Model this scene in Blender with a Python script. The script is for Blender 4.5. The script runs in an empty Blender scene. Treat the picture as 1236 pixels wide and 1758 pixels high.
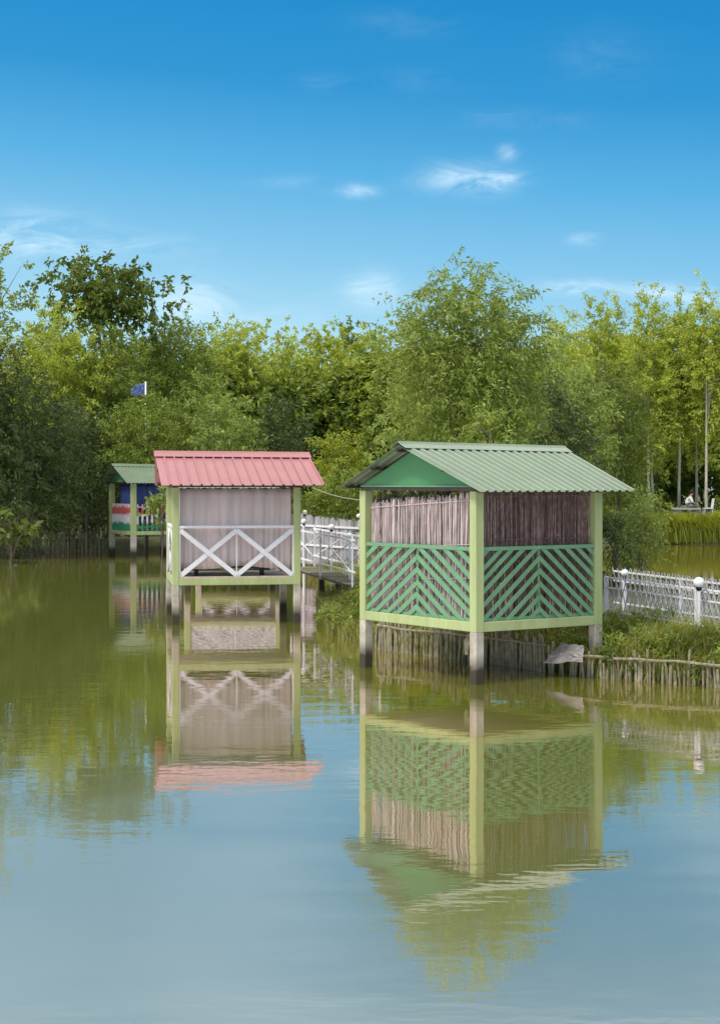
import bpy, math, random
import numpy as np
from mathutils import Vector, Matrix

# ------------------------------------------------------------------ scale of the survey
F_PX = 2700.0; CX = 618.0; HY = 828.0; H = 2.964      # focal length and horizon in photo pixels, eye height above the water
SC = bpy.context.scene
COL = SC.collection
R = math.radians

# ------------------------------------------------------------------ camera
cam = bpy.data.cameras.new('camera'); camo = bpy.data.objects.new('camera', cam); COL.objects.link(camo)
camo.location = (0, 0, H); camo.rotation_euler = (R(90), 0, 0)
cam.sensor_fit = 'VERTICAL'; cam.sensor_height = 36.0; cam.lens = F_PX / 1758.0 * 36.0
cam.shift_y = -(879.0 - HY) / 1758.0
cam.clip_start = 0.1; cam.clip_end = 3000
SC.camera = camo

# ------------------------------------------------------------------ exposure
SC.view_settings.view_transform = 'Standard'; SC.view_settings.look = 'None'
SC.view_settings.gamma = 1.0; SC.view_settings.exposure = 0.3
SC.view_settings.use_curve_mapping = False

# ------------------------------------------------------------------ sun
SUN_AZ = Vector((-0.76, -0.65)).normalized(); SUN_EL = R(57)
sd = Vector((SUN_AZ.x * math.cos(SUN_EL), SUN_AZ.y * math.cos(SUN_EL), math.sin(SUN_EL)))
sl = bpy.data.lights.new('sun', 'SUN'); so = bpy.data.objects.new('sun', sl); COL.objects.link(so)
sl.energy = 2.75; sl.angle = R(11); sl.color = (1.0, 0.95, 0.86)
so.rotation_euler = (-sd).to_track_quat('-Z', 'Y').to_euler(); so.location = (-20, -20, 40)

# ------------------------------------------------------------------ world
world = bpy.data.worlds.new('World'); SC.world = world; world.use_nodes = True
def build_world():
    nt = world.node_tree; nt.nodes.clear(); N = nt.nodes.new; Lk = nt.links.new
    out = N('ShaderNodeOutputWorld'); bg = N('ShaderNodeBackground'); Lk(bg.outputs[0], out.inputs[0])
    bg.inputs['Strength'].default_value = 0.1
    sky = N('ShaderNodeTexSky'); sky.sky_type = 'NISHITA'; sky.sun_disc = False
    sky.sun_elevation = SUN_EL; sky.sun_rotation = math.atan2(SUN_AZ.x, SUN_AZ.y)
    sky.air_density = 1.0; sky.dust_density = 0.6; sky.ozone_density = 2.0
    tc = N('ShaderNodeTexCoord'); sep = N('ShaderNodeSeparateXYZ'); Lk(tc.outputs['Generated'], sep.inputs[0])
    def M(op, a, b=None, c=None, clamp=False):
        n = N('ShaderNodeMath'); n.operation = op; n.use_clamp = clamp
        for i, v in enumerate((a, b, c)):
            if v is None: continue
            if isinstance(v, (int, float)): n.inputs[i].default_value = v
            else: Lk(v, n.inputs[i])
        return n.outputs[0]
    X, Y, Z = sep.outputs
    # clear air of the bright afternoon: deep blue that pales towards the horizon
    ramp = N('ShaderNodeValToRGB'); Lk(M('MULTIPLY_ADD', X, 0.07, Z), ramp.inputs[0]); e = ramp.color_ramp.elements
    stops = [(0.0, (.50, .80, .97)), (0.095, (.42, .76, .97)), (0.139, (.26, .62, .91)), (0.192, (.105, .47, .83)), (0.243, (.03, .33, .71)), (0.295, (.012, .28, .65)), (0.5, (.03, .20, .48)), (1.0, (.02, .12, .36))]
    e[0].position = stops[0][0]; e[0].color = (*stops[0][1], 1)
    e[1].position = stops[-1][0]; e[1].color = (*stops[-1][1], 1)
    for p, c in stops[1:-1]:
        q = e.new(p); q.color = (*c, 1)
    scl = N('ShaderNodeVectorMath'); scl.operation = 'SCALE'; Lk(ramp.outputs[0], scl.inputs[0]); scl.inputs['Scale'].default_value = 7.8
    mix = N('ShaderNodeMix'); mix.data_type = 'RGBA'; mix.inputs[0].default_value = 0.96
    Lk(sky.outputs[0], mix.inputs[6]); Lk(scl.outputs[0], mix.inputs[7])
    # clouds: wisps near the horizon, a broken bright layer added above the view
    yy = M('MAXIMUM', Y, 0.05); u = M('DIVIDE', X, yy); v = M('DIVIDE', Z, yy)
    comb = N('ShaderNodeCombineXYZ'); Lk(M('MULTIPLY', u, 9), comb.inputs[0]); Lk(M('MULTIPLY', v, 26), comb.inputs[1])
    nz = N('ShaderNodeTexNoise'); Lk(comb.outputs[0], nz.inputs['Vector']); nz.inputs['Scale'].default_value = 2.2
    nz.inputs['Detail'].default_value = 9; nz.inputs['Roughness'].default_value = 0.66; nz.inputs['Distortion'].default_value = 1.1
    nn = M('MULTIPLY', M('SUBTRACT', nz.outputs['Fac'], 0.36), 3.2, clamp=True)
    wisps = None
    for px, py, sx, sy, k in [(800, 308, 62, 20, .95), (868, 312, 26, 12, .6), (612, 328, 30, 9, .7), (560, 142, 40, 12, .12), (40, 400, 90, 32, .75), (180, 425, 120, 24, .35), (690, 40, 70, 22, .08),
                              (1000, 412, 22, 9, .5), (335, 515, 50, 30, .7), (640, 500, 40, 26, .7), (985, 493, 55, 11, .7), (1150, 502, 90, 12, .8), (1230, 515, 60, 14, .8), (1040, 95, 70, 40, .08), (870, 262, 14, 12, .5), (890, 205, 90, 14, .1), (500, 312, 60, 10, .16), (330, 560, 200, 45, .3), (720, 140, 70, 20, .06)]:
        u0 = (px - CX) / F_PX; v0 = (HY - py) / F_PX
        a = M('DIVIDE', M('SUBTRACT', u, u0), sx / F_PX); b = M('DIVIDE', M('SUBTRACT', v, v0), sy / F_PX)
        r2 = M('ADD', M('MULTIPLY', a, a), M('MULTIPLY', b, b))
        g = M('MULTIPLY', M('EXPONENT', M('MULTIPLY', r2, -0.8)), k)
        wisps = g if wisps is None else M('ADD', wisps, g)
    front = M('GREATER_THAN', Y, 0.06)
    w = M('MULTIPLY', M('MULTIPLY', M('MULTIPLY', wisps, nn), front), 0.85, clamp=True)
    # high broken cloud added out of view, all round, to whiten the water's reflections
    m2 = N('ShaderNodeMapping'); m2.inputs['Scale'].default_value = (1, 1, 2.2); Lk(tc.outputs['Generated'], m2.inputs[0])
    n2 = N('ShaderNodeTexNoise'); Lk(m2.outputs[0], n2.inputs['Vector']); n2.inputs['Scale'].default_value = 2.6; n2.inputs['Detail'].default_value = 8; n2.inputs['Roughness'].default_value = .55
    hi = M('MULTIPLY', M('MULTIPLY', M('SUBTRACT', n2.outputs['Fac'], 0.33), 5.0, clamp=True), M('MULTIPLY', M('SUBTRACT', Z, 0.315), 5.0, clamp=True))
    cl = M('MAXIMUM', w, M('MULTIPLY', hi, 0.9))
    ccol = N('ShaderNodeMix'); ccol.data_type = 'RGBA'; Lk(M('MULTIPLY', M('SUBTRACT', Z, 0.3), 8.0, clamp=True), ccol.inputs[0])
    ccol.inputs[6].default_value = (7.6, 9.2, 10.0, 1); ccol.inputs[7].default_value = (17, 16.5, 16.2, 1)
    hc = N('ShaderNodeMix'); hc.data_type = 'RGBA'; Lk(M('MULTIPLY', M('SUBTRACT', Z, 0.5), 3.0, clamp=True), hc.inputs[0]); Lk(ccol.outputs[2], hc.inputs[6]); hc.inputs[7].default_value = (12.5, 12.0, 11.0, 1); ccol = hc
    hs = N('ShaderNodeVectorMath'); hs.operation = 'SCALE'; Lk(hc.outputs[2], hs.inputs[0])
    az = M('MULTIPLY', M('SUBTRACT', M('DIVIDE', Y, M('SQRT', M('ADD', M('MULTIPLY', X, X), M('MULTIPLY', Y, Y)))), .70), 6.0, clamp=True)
    added_bank = M('MULTIPLY', az, M('SUBTRACT', 1.0, M('MULTIPLY', M('SUBTRACT', Z, 0.50), 6.0, clamp=True)))  # extra-bright bank added ahead, above the view, to lift the pond's reflections
    Lk(M('MULTIPLY_ADD', added_bank, M('MULTIPLY', M('MULTIPLY', M('SUBTRACT', Z, .31), 7.0, clamp=True), 1.7), .98), hs.inputs['Scale'])
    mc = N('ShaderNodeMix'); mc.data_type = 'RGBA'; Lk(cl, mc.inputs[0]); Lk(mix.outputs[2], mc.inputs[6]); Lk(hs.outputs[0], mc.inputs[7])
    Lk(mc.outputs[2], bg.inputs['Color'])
build_world()

# ------------------------------------------------------------------ helpers
def P(x, y, Y):
    """point at photo pixel (x, y) and distance Y"""
    return Vector(((x - CX) * Y / F_PX, Y, H - (y - HY) * Y / F_PX))
def shoreY(y): return F_PX * H / (y - HY)

def tag(o, label=None, cat=None, group=None, kind=None):
    if label: o['label'] = label
    if cat: o['category'] = cat
    if group: o['group'] = group
    if kind: o['kind'] = kind
    return o
def empty(name, loc, label, cat, group=None):
    o = bpy.data.objects.new(name, None); COL.objects.link(o); o.location = loc; o.empty_display_size = 0.2
    return tag(o, label, cat, group)
def link(name, me, parent=None, world_loc=None):
    o = bpy.data.objects.new(name, me); COL.objects.link(o)
    if parent is not None:
        o.parent = parent
        o.location = -parent_world(parent)
    return o
def parent_world(p):
    v = Vector((0, 0, 0))
    while p is not None:
        v += p.location; p = p.parent
    return v

class MB:
    def __init__(s): s.v = []; s.f = []; s.sm = False
    def add(s, vs, fs):
        n = len(s.v); s.v += [tuple(v) for v in vs]; s.f += [tuple(n + i for i in f) for f in fs]; return s
    def prism(s, pts, off):
        """polygon pts extruded by vector off"""
        n = len(pts); off = Vector(off); pts = [Vector(p) for p in pts]
        s.add(pts + [p + off for p in pts], [tuple(range(n))[::-1], tuple(range(n, 2 * n))] + [(i, (i + 1) % n, n + (i + 1) % n, n + i) for i in range(n)]); return s
    def bar(s, a, b, w, h, up=(0, 0, 1)):
        """beam from a to b, centred; w across, h along up"""
        a = Vector(a); b = Vector(b); d = (b - a).normalized(); up = Vector(up)
        side = d.cross(up)
        if side.length < 1e-4: side = d.cross(Vector((1, 0, 0)))
        side.normalize(); u = side.cross(d).normalized()
        q = [side * (-w / 2) + u * (-h / 2), side * (w / 2) + u * (-h / 2), side * (w / 2) + u * (h / 2), side * (-w / 2) + u * (h / 2)]
        return s.add([a + k for k in q] + [b + k for k in q], [(3, 2, 1, 0), (4, 5, 6, 7), (0, 1, 5, 4), (1, 2, 6, 5), (2, 3, 7, 6), (3, 0, 4, 7)])
    def tube(s, pts, rads, n=7, cap=True):
        pts = [Vector(p) for p in pts]; rings = []
        base = len(s.v)
        for i, p in enumerate(pts):
            d = (pts[min(i + 1, len(pts) - 1)] - pts[max(i - 1, 0)]).normalized()
            a = d.cross(Vector((0.13, 0.31, 0.94))) if abs(d.z) < .9 else d.cross(Vector((1, 0, 0)))
            a.normalize(); b = d.cross(a)
            for k in range(n):
                t = 2 * math.pi * k / n
                s.v.append(tuple(p + (a * math.cos(t) + b * math.sin(t)) * rads[i]))
        for i in range(len(pts) - 1):
            for k in range(n):
                s.f.append((base + i * n + k, base + i * n + (k + 1) % n, base + (i + 1) * n + (k + 1) % n, base + (i + 1) * n + k))
        if cap:
            s.f.append(tuple(base + k for k in range(n))[::-1]); s.f.append(tuple(base + (len(pts) - 1) * n + k for k in range(n)))
        return s
    def ball(s, c, r, n=14, m=9, sz=1.0):
        base = len(s.v); c = Vector(c)
        for j in range(m + 1):
            ph = math.pi * j / m
            for k in range(n):
                t = 2 * math.pi * k / n
                s.v.append((c.x + r * math.sin(ph) * math.cos(t), c.y + r * math.sin(ph) * math.sin(t), c.z + r * sz * math.cos(ph)))
        for j in range(m):
            for k in range(n):
                s.f.append((base + j * n + k, base + (j + 1) * n + k, base + (j + 1) * n + (k + 1) % n, base + j * n + (k + 1) % n))
        return s
    def build(s, name, mat, parent=None, smooth=False, bevel=0):
        me = bpy.data.meshes.new(name); me.from_pydata(s.v, [], s.f); me.materials.append(mat); me.update()
        if smooth: me.polygons.foreach_set('use_smooth', [True] * len(me.polygons))
        o = link(name, me, parent)
        if bevel:
            b = o.modifiers.new('bevel', 'BEVEL'); b.width = bevel; b.segments = 1; b.limit_method = 'ANGLE'; b.angle_limit = R(40)
        return o

# ------------------------------------------------------------------ materials
def newmat(name):
    m = bpy.data.materials.new(name); m.use_nodes = True; nt = m.node_tree; nt.nodes.clear()
    out = nt.nodes.new('ShaderNodeOutputMaterial'); return m, nt, out
def painted(name, col, rough=0.55, var=0.18, scale=6.0, dirt=None, dirt_amt=0.35, bump=0.15, streak=False, spec=0.4, bscale=40):
    m, nt, out = newmat(name); N = nt.nodes.new; Lk = nt.links.new
    b = N('ShaderNodeBsdfPrincipled'); Lk(b.outputs[0], out.inputs[0]); b.inputs['Roughness'].default_value = rough; b.inputs['Specular IOR Level'].default_value = spec
    g = N('ShaderNodeNewGeometry'); mp = N('ShaderNodeMapping'); Lk(g.outputs['Position'], mp.inputs[0])
    if streak: mp.inputs['Scale'].default_value = (1, 1, 0.15)
    n = N('ShaderNodeTexNoise'); Lk(mp.outputs[0], n.inputs['Vector']); n.inputs['Scale'].default_value = scale; n.inputs['Detail'].default_value = 6; n.inputs['Roughness'].default_value = .65
    r = N('ShaderNodeValToRGB'); Lk(n.outputs['Fac'], r.inputs[0])
    r.color_ramp.elements[0].position = .3; r.color_ramp.elements[1].position = .72
    r.color_ramp.elements[0].color = (*[c * (1 - var) for c in col], 1); r.color_ramp.elements[1].color = (*[min(1, c * (1 + var)) for c in col], 1)
    last = r.outputs[0]
    if dirt is not None:
        n2 = N('ShaderNodeTexNoise'); Lk(mp.outputs[0], n2.inputs['Vector']); n2.inputs['Scale'].default_value = scale * 2.7; n2.inputs['Detail'].default_value = 8; n2.inputs['Roughness'].default_value = .7
        r2 = N('ShaderNodeValToRGB'); Lk(n2.outputs['Fac'], r2.inputs[0]); r2.color_ramp.elements[0].position = .5; r2.color_ramp.elements[1].position = .75
        r2.color_ramp.elements[1].color = (dirt_amt,) * 3 + (1,)
        mx = N('ShaderNodeMix'); mx.data_type = 'RGBA'; Lk(r2.outputs[0], mx.inputs[0]); Lk(last, mx.inputs[6]); mx.inputs[7].default_value = (*dirt, 1); last = mx.outputs[2]
    Lk(last, b.inputs['Base Color'])
    if bump:
        n3 = N('ShaderNodeTexNoise'); Lk(mp.outputs[0], n3.inputs['Vector']); n3.inputs['Scale'].default_value = bscale; n3.inputs['Detail'].default_value = 4
        bp = N('ShaderNodeBump'); bp.inputs['Strength'].default_value = bump; bp.inputs['Distance'].default_value = .01; Lk(n3.outputs['Fac'], bp.inputs['Height']); Lk(bp.outputs[0], b.inputs['Normal'])
    return m
def per_piece(name, cols, rough=0.8, noise=0.25, nscale=(30, 30, 4), trans=0.0, spec=0.3):
    """colour chosen per loose piece (stick, leaf, blade) plus fine grain"""
    m, nt, out = newmat(name); N = nt.nodes.new; Lk = nt.links.new
    g = N('ShaderNodeNewGeometry'); r = N('ShaderNodeValToRGB'); Lk(g.outputs['Random Per Island'], r.inputs[0])
    e = r.color_ramp.elements; e[0].position = 0; e[0].color = (*cols[0], 1); e[1].position = 1; e[1].color = (*cols[-1], 1)
    for i, c in enumerate(cols[1:-1]): q = e.new((i + 1) / (len(cols) - 1)); q.color = (*c, 1)
    last = r.outputs[0]
    if noise:
        mp = N('ShaderNodeMapping'); Lk(g.outputs['Position'], mp.inputs[0]); mp.inputs['Scale'].default_value = nscale
        n = N('ShaderNodeTexNoise'); Lk(mp.outputs[0], n.inputs['Vector']); n.inputs['Scale'].default_value = 1; n.inputs['Detail'].default_value = 3
        hs = N('ShaderNodeHueSaturation'); Lk(last, hs.inputs['Color'])
        mr = N('ShaderNodeMapRange'); Lk(n.outputs['Fac'], mr.inputs[0]); mr.inputs[1].default_value = .3; mr.inputs[2].default_value = .7
        mr.inputs[3].default_value = 1 - noise; mr.inputs[4].default_value = 1 + noise; Lk(mr.outputs[0], hs.inputs['Value']); last = hs.outputs[0]
    b = N('ShaderNodeBsdfPrincipled'); b.inputs['Roughness'].default_value = rough; b.inputs['Specular IOR Level'].default_value = spec; Lk(last, b.inputs['Base Color'])
    if trans:
        t = N('ShaderNodeBsdfTranslucent'); gm = N('ShaderNodeMix'); gm.data_type = 'RGBA'; gm.blend_type = 'MULTIPLY'; gm.inputs[0].default_value = 1
        Lk(last, gm.inputs[6]); gm.inputs[7].default_value = (1.5, 1.35, .5, 1); Lk(gm.outputs[2], t.inputs[0])
        mx = N('ShaderNodeMixShader'); mx.inputs[0].default_value = trans; Lk(b.outputs[0], mx.inputs[1]); Lk(t.outputs[0], mx.inputs[2]); Lk(mx.outputs[0], out.inputs[0])
    else: Lk(b.outputs[0], out.inputs[0])
    return m

LIME = (.385, .455, .20)
M = {}
M['lime'] = painted('lime_paint', LIME, var=.12, scale=4, dirt=(.30, .30, .14), dirt_amt=.55, bump=.35, streak=True)
M['lattice'] = painted('dull_white_paint', (.44, .44, .46), var=.25, scale=7, dirt=(.22, .20, .17), dirt_amt=.6, bump=.1)
M['green'] = painted('green_paint', (.145, .31, .160), var=.13, scale=7, dirt=(.30, .42, .30), dirt_amt=.25, bump=.15)
M['gable'] = painted('gable_green', (.075, .26, .105), var=.08, scale=2, bump=.05)
M['white'] = painted('white_paint', (.74, .74, .76), var=.05, scale=6, dirt=(.42, .40, .36), dirt_amt=.35, bump=.15)
M['roofgreen'] = painted('green_roof_sheet', (.15, .21, .135), rough=.42, var=.12, scale=1.3, dirt=(.20, .22, .16), dirt_amt=.45, bump=.0, spec=.5)
M['roofpink'] = painted('faded_pink_roof_sheet', (.37, .145, .155), rough=.45, var=.11, scale=1.3, dirt=(.30, .17, .14), dirt_amt=.4, bump=.0, spec=.5)
M['underroof'] = painted('roof_underside', (.20, .22, .20), var=.1, scale=3, bump=0)
M['timber'] = painted('dark_timber', (.07, .055, .045), var=.3, scale=10, bump=.3)
M['floor'] = painted('cement_floor', (.36, .34, .31), var=.15, scale=8, bump=.2)
M['steel'] = painted('weathered_sheet', (.27, .25, .24), rough=.45, var=.2, scale=9, dirt=(.22, .15, .10), dirt_amt=.6, bump=.2)
M['black'] = painted('black_plastic', (.012, .012, .013), var=.2, rough=.4, bump=0)
M['globe'] = painted('opal_glass', (.82, .82, .80), rough=.2, var=.02, bump=0, spec=.6)
M['skin'] = painted('skin', (.33, .18, .11), var=.05, bump=0)
M['hair'] = painted('hair', (.012, .010, .010), var=.2, bump=0)
M['shirt'] = painted('shirt_cloth', (.70, .72, .66), var=.06, scale=12, bump=.1)
M['trousers'] = painted('trousers_cloth', (.20, .18, .14), var=.1, scale=12, bump=.1)
M['bluecloth'] = painted('blue_cloth', (.03, .05, .19), var=.35, scale=5, bump=.1, streak=True)
M['flagblue'] = painted('flag_blue', (.05, .09, .26), var=.3, scale=5, dirt=(.5, .55, .6), dirt_amt=.8, bump=.1)
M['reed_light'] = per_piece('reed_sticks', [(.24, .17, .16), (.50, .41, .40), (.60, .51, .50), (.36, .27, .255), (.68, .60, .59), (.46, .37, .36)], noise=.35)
M['reed_shaded'] = per_piece('shaded_reed_sticks', [(.09, .05, .05), (.20, .125, .12), (.30, .205, .195), (.12, .07, .065), (.36, .27, .26), (.18, .115, .11)], noise=.5, nscale=(25, 25, 9))  # same reeds on the shaded sides, the shade put into a darker colour
M['bamboo'] = per_piece('weathered_bamboo', [(.09, .08, .045), (.22, .20, .13), (.30, .28, .19), (.13, .12, .06), (.26, .24, .17)], noise=.35, nscale=(14, 14, 9))
M['fence_old'] = per_piece('old_fence_wood', [(.20, .19, .19), (.33, .32, .32), (.42, .41, .42), (.26, .245, .25)], noise=.3, nscale=(8, 8, 3))
M['bark'] = painted('bark', (.13, .105, .075), var=.3, scale=9, bump=.5, bscale=18, streak=True)
M['palebark'] = painted('pale_bark', (.46, .43, .34), var=.25, scale=9, bump=.4, bscale=18, streak=True)

def concrete_mat():
    m, nt, out = newmat('leg_concrete'); N = nt.nodes.new; Lk = nt.links.new
    b = N('ShaderNodeBsdfPrincipled'); Lk(b.outputs[0], out.inputs[0]); b.inputs['Roughness'].default_value = .85
    g = N('ShaderNodeNewGeometry'); sp = N('ShaderNodeSeparateXYZ'); Lk(g.outputs['Position'], sp.inputs[0])
    n = N('ShaderNodeTexNoise'); Lk(g.outputs['Position'], n.inputs['Vector']); n.inputs['Scale'].default_value = 5; n.inputs['Detail'].default_value = 7; n.inputs['Roughness'].default_value = .7
    r = N('ShaderNodeValToRGB'); Lk(n.outputs['Fac'], r.inputs[0]); e = r.color_ramp.elements
    e[0].position = .3; e[0].color = (.30, .27, .20, 1); e[1].position = .7; e[1].color = (.58, .56, .47, 1)
    ad = N('ShaderNodeMath'); ad.operation = 'MULTIPLY_ADD'; Lk(n.outputs['Fac'], ad.inputs[0]); ad.inputs[1].default_value = -.34; Lk(sp.outputs[2], ad.inputs[2])
    r2 = N('ShaderNodeValToRGB'); Lk(ad.outputs[0], r2.inputs[0]); e2 = r2.color_ramp.elements
    e2[0].position = .03; e2[0].color = (1, 1, 1, 1); e2[1].position = .26; e2[1].color = (0, 0, 0, 1); q = e2.new(.09); q.color = (.70, .75, .75, 1)
    mx = N('ShaderNodeMix'); mx.data_type = 'RGBA'; Lk(r2.outputs[0], mx.inputs[0]); Lk(r.outputs[0], mx.inputs[6]); mx.inputs[7].default_value = (.038, .035, .018, 1)
    Lk(mx.outputs[2], b.inputs['Base Color'])
    bp = N('ShaderNodeBump'); bp.inputs['Strength'].default_value = .4; bp.inputs['Distance'].default_value = .02; Lk(n.outputs['Fac'], bp.inputs['Height']); Lk(bp.outputs[0], b.inputs['Normal'])
    return m
M['concrete'] = concrete_mat()

def curtain_mat(name, c0, c1):
    m = painted(name, tuple((a + b) / 2 for a, b in zip(c0, c1)), var=.15, scale=3, dirt=c0, dirt_amt=.5, bump=.1, rough=.9, streak=True, spec=.1)
    return m
M['curtain'] = curtain_mat('grey_curtain', (.54, .45, .43), (.70, .60, .58))

M['darkcurtain'] = curtain_mat('brown_curtain', (.09, .07, .06), (.17, .145, .13))

def water_mat():
    m, nt, out = newmat('pond_water'); N = nt.nodes.new; Lk = nt.links.new
    g = N('ShaderNodeNewGeometry')
    def noise(sc, scale, det, dist=0.0):
        mp = N('ShaderNodeMapping'); Lk(g.outputs['Position'], mp.inputs[0]); mp.inputs['Scale'].default_value = sc
        n = N('ShaderNodeTexNoise'); Lk(mp.outputs[0], n.inputs['Vector']); n.inputs['Scale'].default_value = scale; n.inputs['Detail'].default_value = det; n.inputs['Distortion'].default_value = dist
        return n.outputs['Fac']
    a = noise((.8, 2.0, 1), 1.1, 3, .3); b = noise((1.0, 3.2, 1), 3.6, 2, .2); c = noise((.25, .35, 1), 1.0, 2)
    def mth(op, x, y):
        n = N('ShaderNodeMath'); n.operation = op
        for i, v in enumerate((x, y)):
            if isinstance(v, (int, float)): n.inputs[i].default_value = v
            else: Lk(v, n.inputs[i])
        return n.outputs[0]
    h = mth('ADD', mth('MULTIPLY', a, 1.0), mth('MULTIPLY', mth('MULTIPLY', b, .32), mth('POWER', mth('MULTIPLY', c, 1.5), 2.0)))
    bp = N('ShaderNodeBump'); bp.inputs['Strength'].default_value = 1.0; bp.inputs['Distance'].default_value = .0027; Lk(h, bp.inputs['Height'])
    nm = noise((.06, .05, 1), 1, 3); cr = N('ShaderNodeValToRGB'); Lk(nm, cr.inputs[0])
    cr.color_ramp.elements[0].position = .35; cr.color_ramp.elements[0].color = (.125, .145, .009, 1); cr.color_ramp.elements[1].position = .7; cr.color_ramp.elements[1].color = (.155, .178, .015, 1)
    d = N('ShaderNodeBsdfDiffuse'); Lk(cr.outputs[0], d.inputs[0])
    g1 = N('ShaderNodeBsdfGlossy'); g1.inputs['Roughness'].default_value = .015; Lk(bp.outputs[0], g1.inputs['Normal']); g1.inputs['Color'].default_value = (1, .82, .88, 1)
    g2 = N('ShaderNodeBsdfGlossy'); g2.inputs['Roughness'].default_value = .27; Lk(bp.outputs[0], g2.inputs['Normal']); g2.inputs['Color'].default_value = (1, 1, 1, 1)
    ms = N('ShaderNodeMixShader'); sp = N('ShaderNodeSeparateXYZ'); Lk(g.outputs['Position'], sp.inputs[0]); wd = N('ShaderNodeMapRange'); wd.interpolation_type = 'SMOOTHSTEP'
    Lk(mth('ADD', sp.outputs[1], mth('MULTIPLY', mth('SUBTRACT', c, .5), 9.0)), wd.inputs[0]); wd.inputs[1].default_value = 11.5; wd.inputs[2].default_value = 18; wd.inputs[3].default_value = .46; wd.inputs[4].default_value = .03
    # wind-ruffled open water; the lee of the hut and its bank stays calm
    wx = mth('ADD', sp.outputs[0], mth('MULTIPLY', mth('SUBTRACT', a, .5), .9)); wy = mth('ADD', sp.outputs[1], mth('MULTIPLY', mth('SUBTRACT', b, .5), 1.5))
    ex = mth('DIVIDE', mth('SUBTRACT', wx, 1.25), 1.55); ey = mth('DIVIDE', mth('SUBTRACT', wy, 16.5), 8.5)
    r2 = mth('ADD', mth('POWER', mth('MULTIPLY', ex, ex), 2.0), mth('POWER', mth('MULTIPLY', ey, ey), 2.0))
    lee = mth('SUBTRACT', 1.0, mth('MULTIPLY', .88, mth('POWER', 2.718, mth('MULTIPLY', r2, -1.0))))
    patch = noise((.35, .12, 1), 1.0, 4, .6); pv = mth('ADD', .62, mth('MULTIPLY', patch, .76))
    Lk(mth('MULTIPLY', mth('MULTIPLY', wd.outputs[0], lee), pv), ms.inputs[0]); Lk(g1.outputs[0], ms.inputs[1]); Lk(g2.outputs[0], ms.inputs[2])
    fr = N('ShaderNodeFresnel'); fr.inputs['IOR'].default_value = 1.33; Lk(bp.outputs[0], fr.inputs['Normal'])
    mx = N('ShaderNodeMixShader'); Lk(mth('ADD', mth('MULTIPLY', fr.outputs[0], .42), .53), mx.inputs[0]); Lk(d.outputs[0], mx.inputs[1]); Lk(ms.outputs[0], mx.inputs[2]); Lk(mx.outputs[0], out.inputs[0])
    return m
M['water'] = water_mat()

def ground_mat():
    m, nt, out = newmat('ground_soil'); N = nt.nodes.new; Lk = nt.links.new
    b = N('ShaderNodeBsdfPrincipled'); Lk(b.outputs[0], out.inputs[0]); b.inputs['Roughness'].default_value = .95
    g = N('ShaderNodeNewGeometry'); n = N('ShaderNodeTexNoise'); Lk(g.outputs['Position'], n.inputs['Vector']); n.inputs['Scale'].default_value = .9; n.inputs['Detail'].default_value = 9; n.inputs['Roughness'].default_value = .7
    r = N('ShaderNodeValToRGB'); Lk(n.outputs['Fac'], r.inputs[0]); e = r.color_ramp.elements
    e[0].position = .32; e[0].color = (.035, .032, .018, 1); e[1].position = .7; e[1].color = (.11, .13, .035, 1); q = e.new(.5); q.color = (.07, .075, .03, 1)
    Lk(r.outputs[0], b.inputs['Base Color'])
    bp = N('ShaderNodeBump'); bp.inputs['Strength'].default_value = .8; bp.inputs['Distance'].default_value = .08; Lk(n.outputs['Fac'], bp.inputs['Height']); Lk(bp.outputs[0], b.inputs['Normal'])
    return m
M['ground'] = ground_mat()

# ------------------------------------------------------------------ ground and water
LAND = [(60, 20.5), (12, 21.6), (7.5, 22.2), (5.3, 22.75), (3.75, 23.75), (3.1, 24.8), (2.2, 25.8), (1.7, 26.2), (.33, 27.9), (-.02, 29.2), (-.55, 31.0), (-.75, 33.0), (-.95, 36.5), (-1.0, 44), (-1.4, 50.5), (-4, 54.5), (-7, 64.5), (-9, 68.5), (-12, 66.5), (-16, 62.5), (-30, 60), (-80, 56), (-80, 400), (200, 400), (200, 20.5)]
POND2 = [(7.2, 34), (10, 31), (60, 29), (60, 74), (20, 75), (14, 75.2), (10.5, 73), (8.2, 62), (7.0, 48)]
def sdist(poly, X, Y):
    """signed distance, positive inside"""
    d = np.full(X.shape, 1e9); ins = np.zeros(X.shape, bool); n = len(poly)
    for i in range(n):
        x0, y0 = poly[i]; x1, y1 = poly[(i + 1) % n]; ex, ey = x1 - x0, y1 - y0
        t = np.clip(((X - x0) * ex + (Y - y0) * ey) / (ex * ex + ey * ey), 0, 1)
        d = np.minimum(d, np.hypot(X - x0 - t * ex, Y - y0 - t * ey))
        c = ((y0 > Y) != (y1 > Y)) & (X < ex * (Y - y0) / (ey if abs(ey) > 1e-9 else 1e-9) + x0); ins ^= c
    return np.where(ins, d, -d)
def smooth(t): t = np.clip(t, 0, 1); return t * t * (3 - 2 * t)
def ground_h(X, Y):
    X = np.asarray(X, float); Y = np.asarray(Y, float)
    s = np.minimum(sdist(LAND, X, Y), -sdist(POND2, X, Y))
    h = -1.2 + 1.35 * smooth((s + .5) / .55) + .38 * smooth(s / 1.2) + .12 * np.sin(X * .7) * np.sin(Y * .45) * smooth(s / 3)
    h = h + .5 * smooth((Y - 74) / 6) * smooth(s / 2)
    h = h + .3 * np.exp(-((X - .5) / 1.3) ** 2 - ((Y - 31.5) / 3.0) ** 2) * smooth(s / .8)
    return h
def gz(x, y): return float(ground_h(np.array([x]), np.array([y]))[0])
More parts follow.
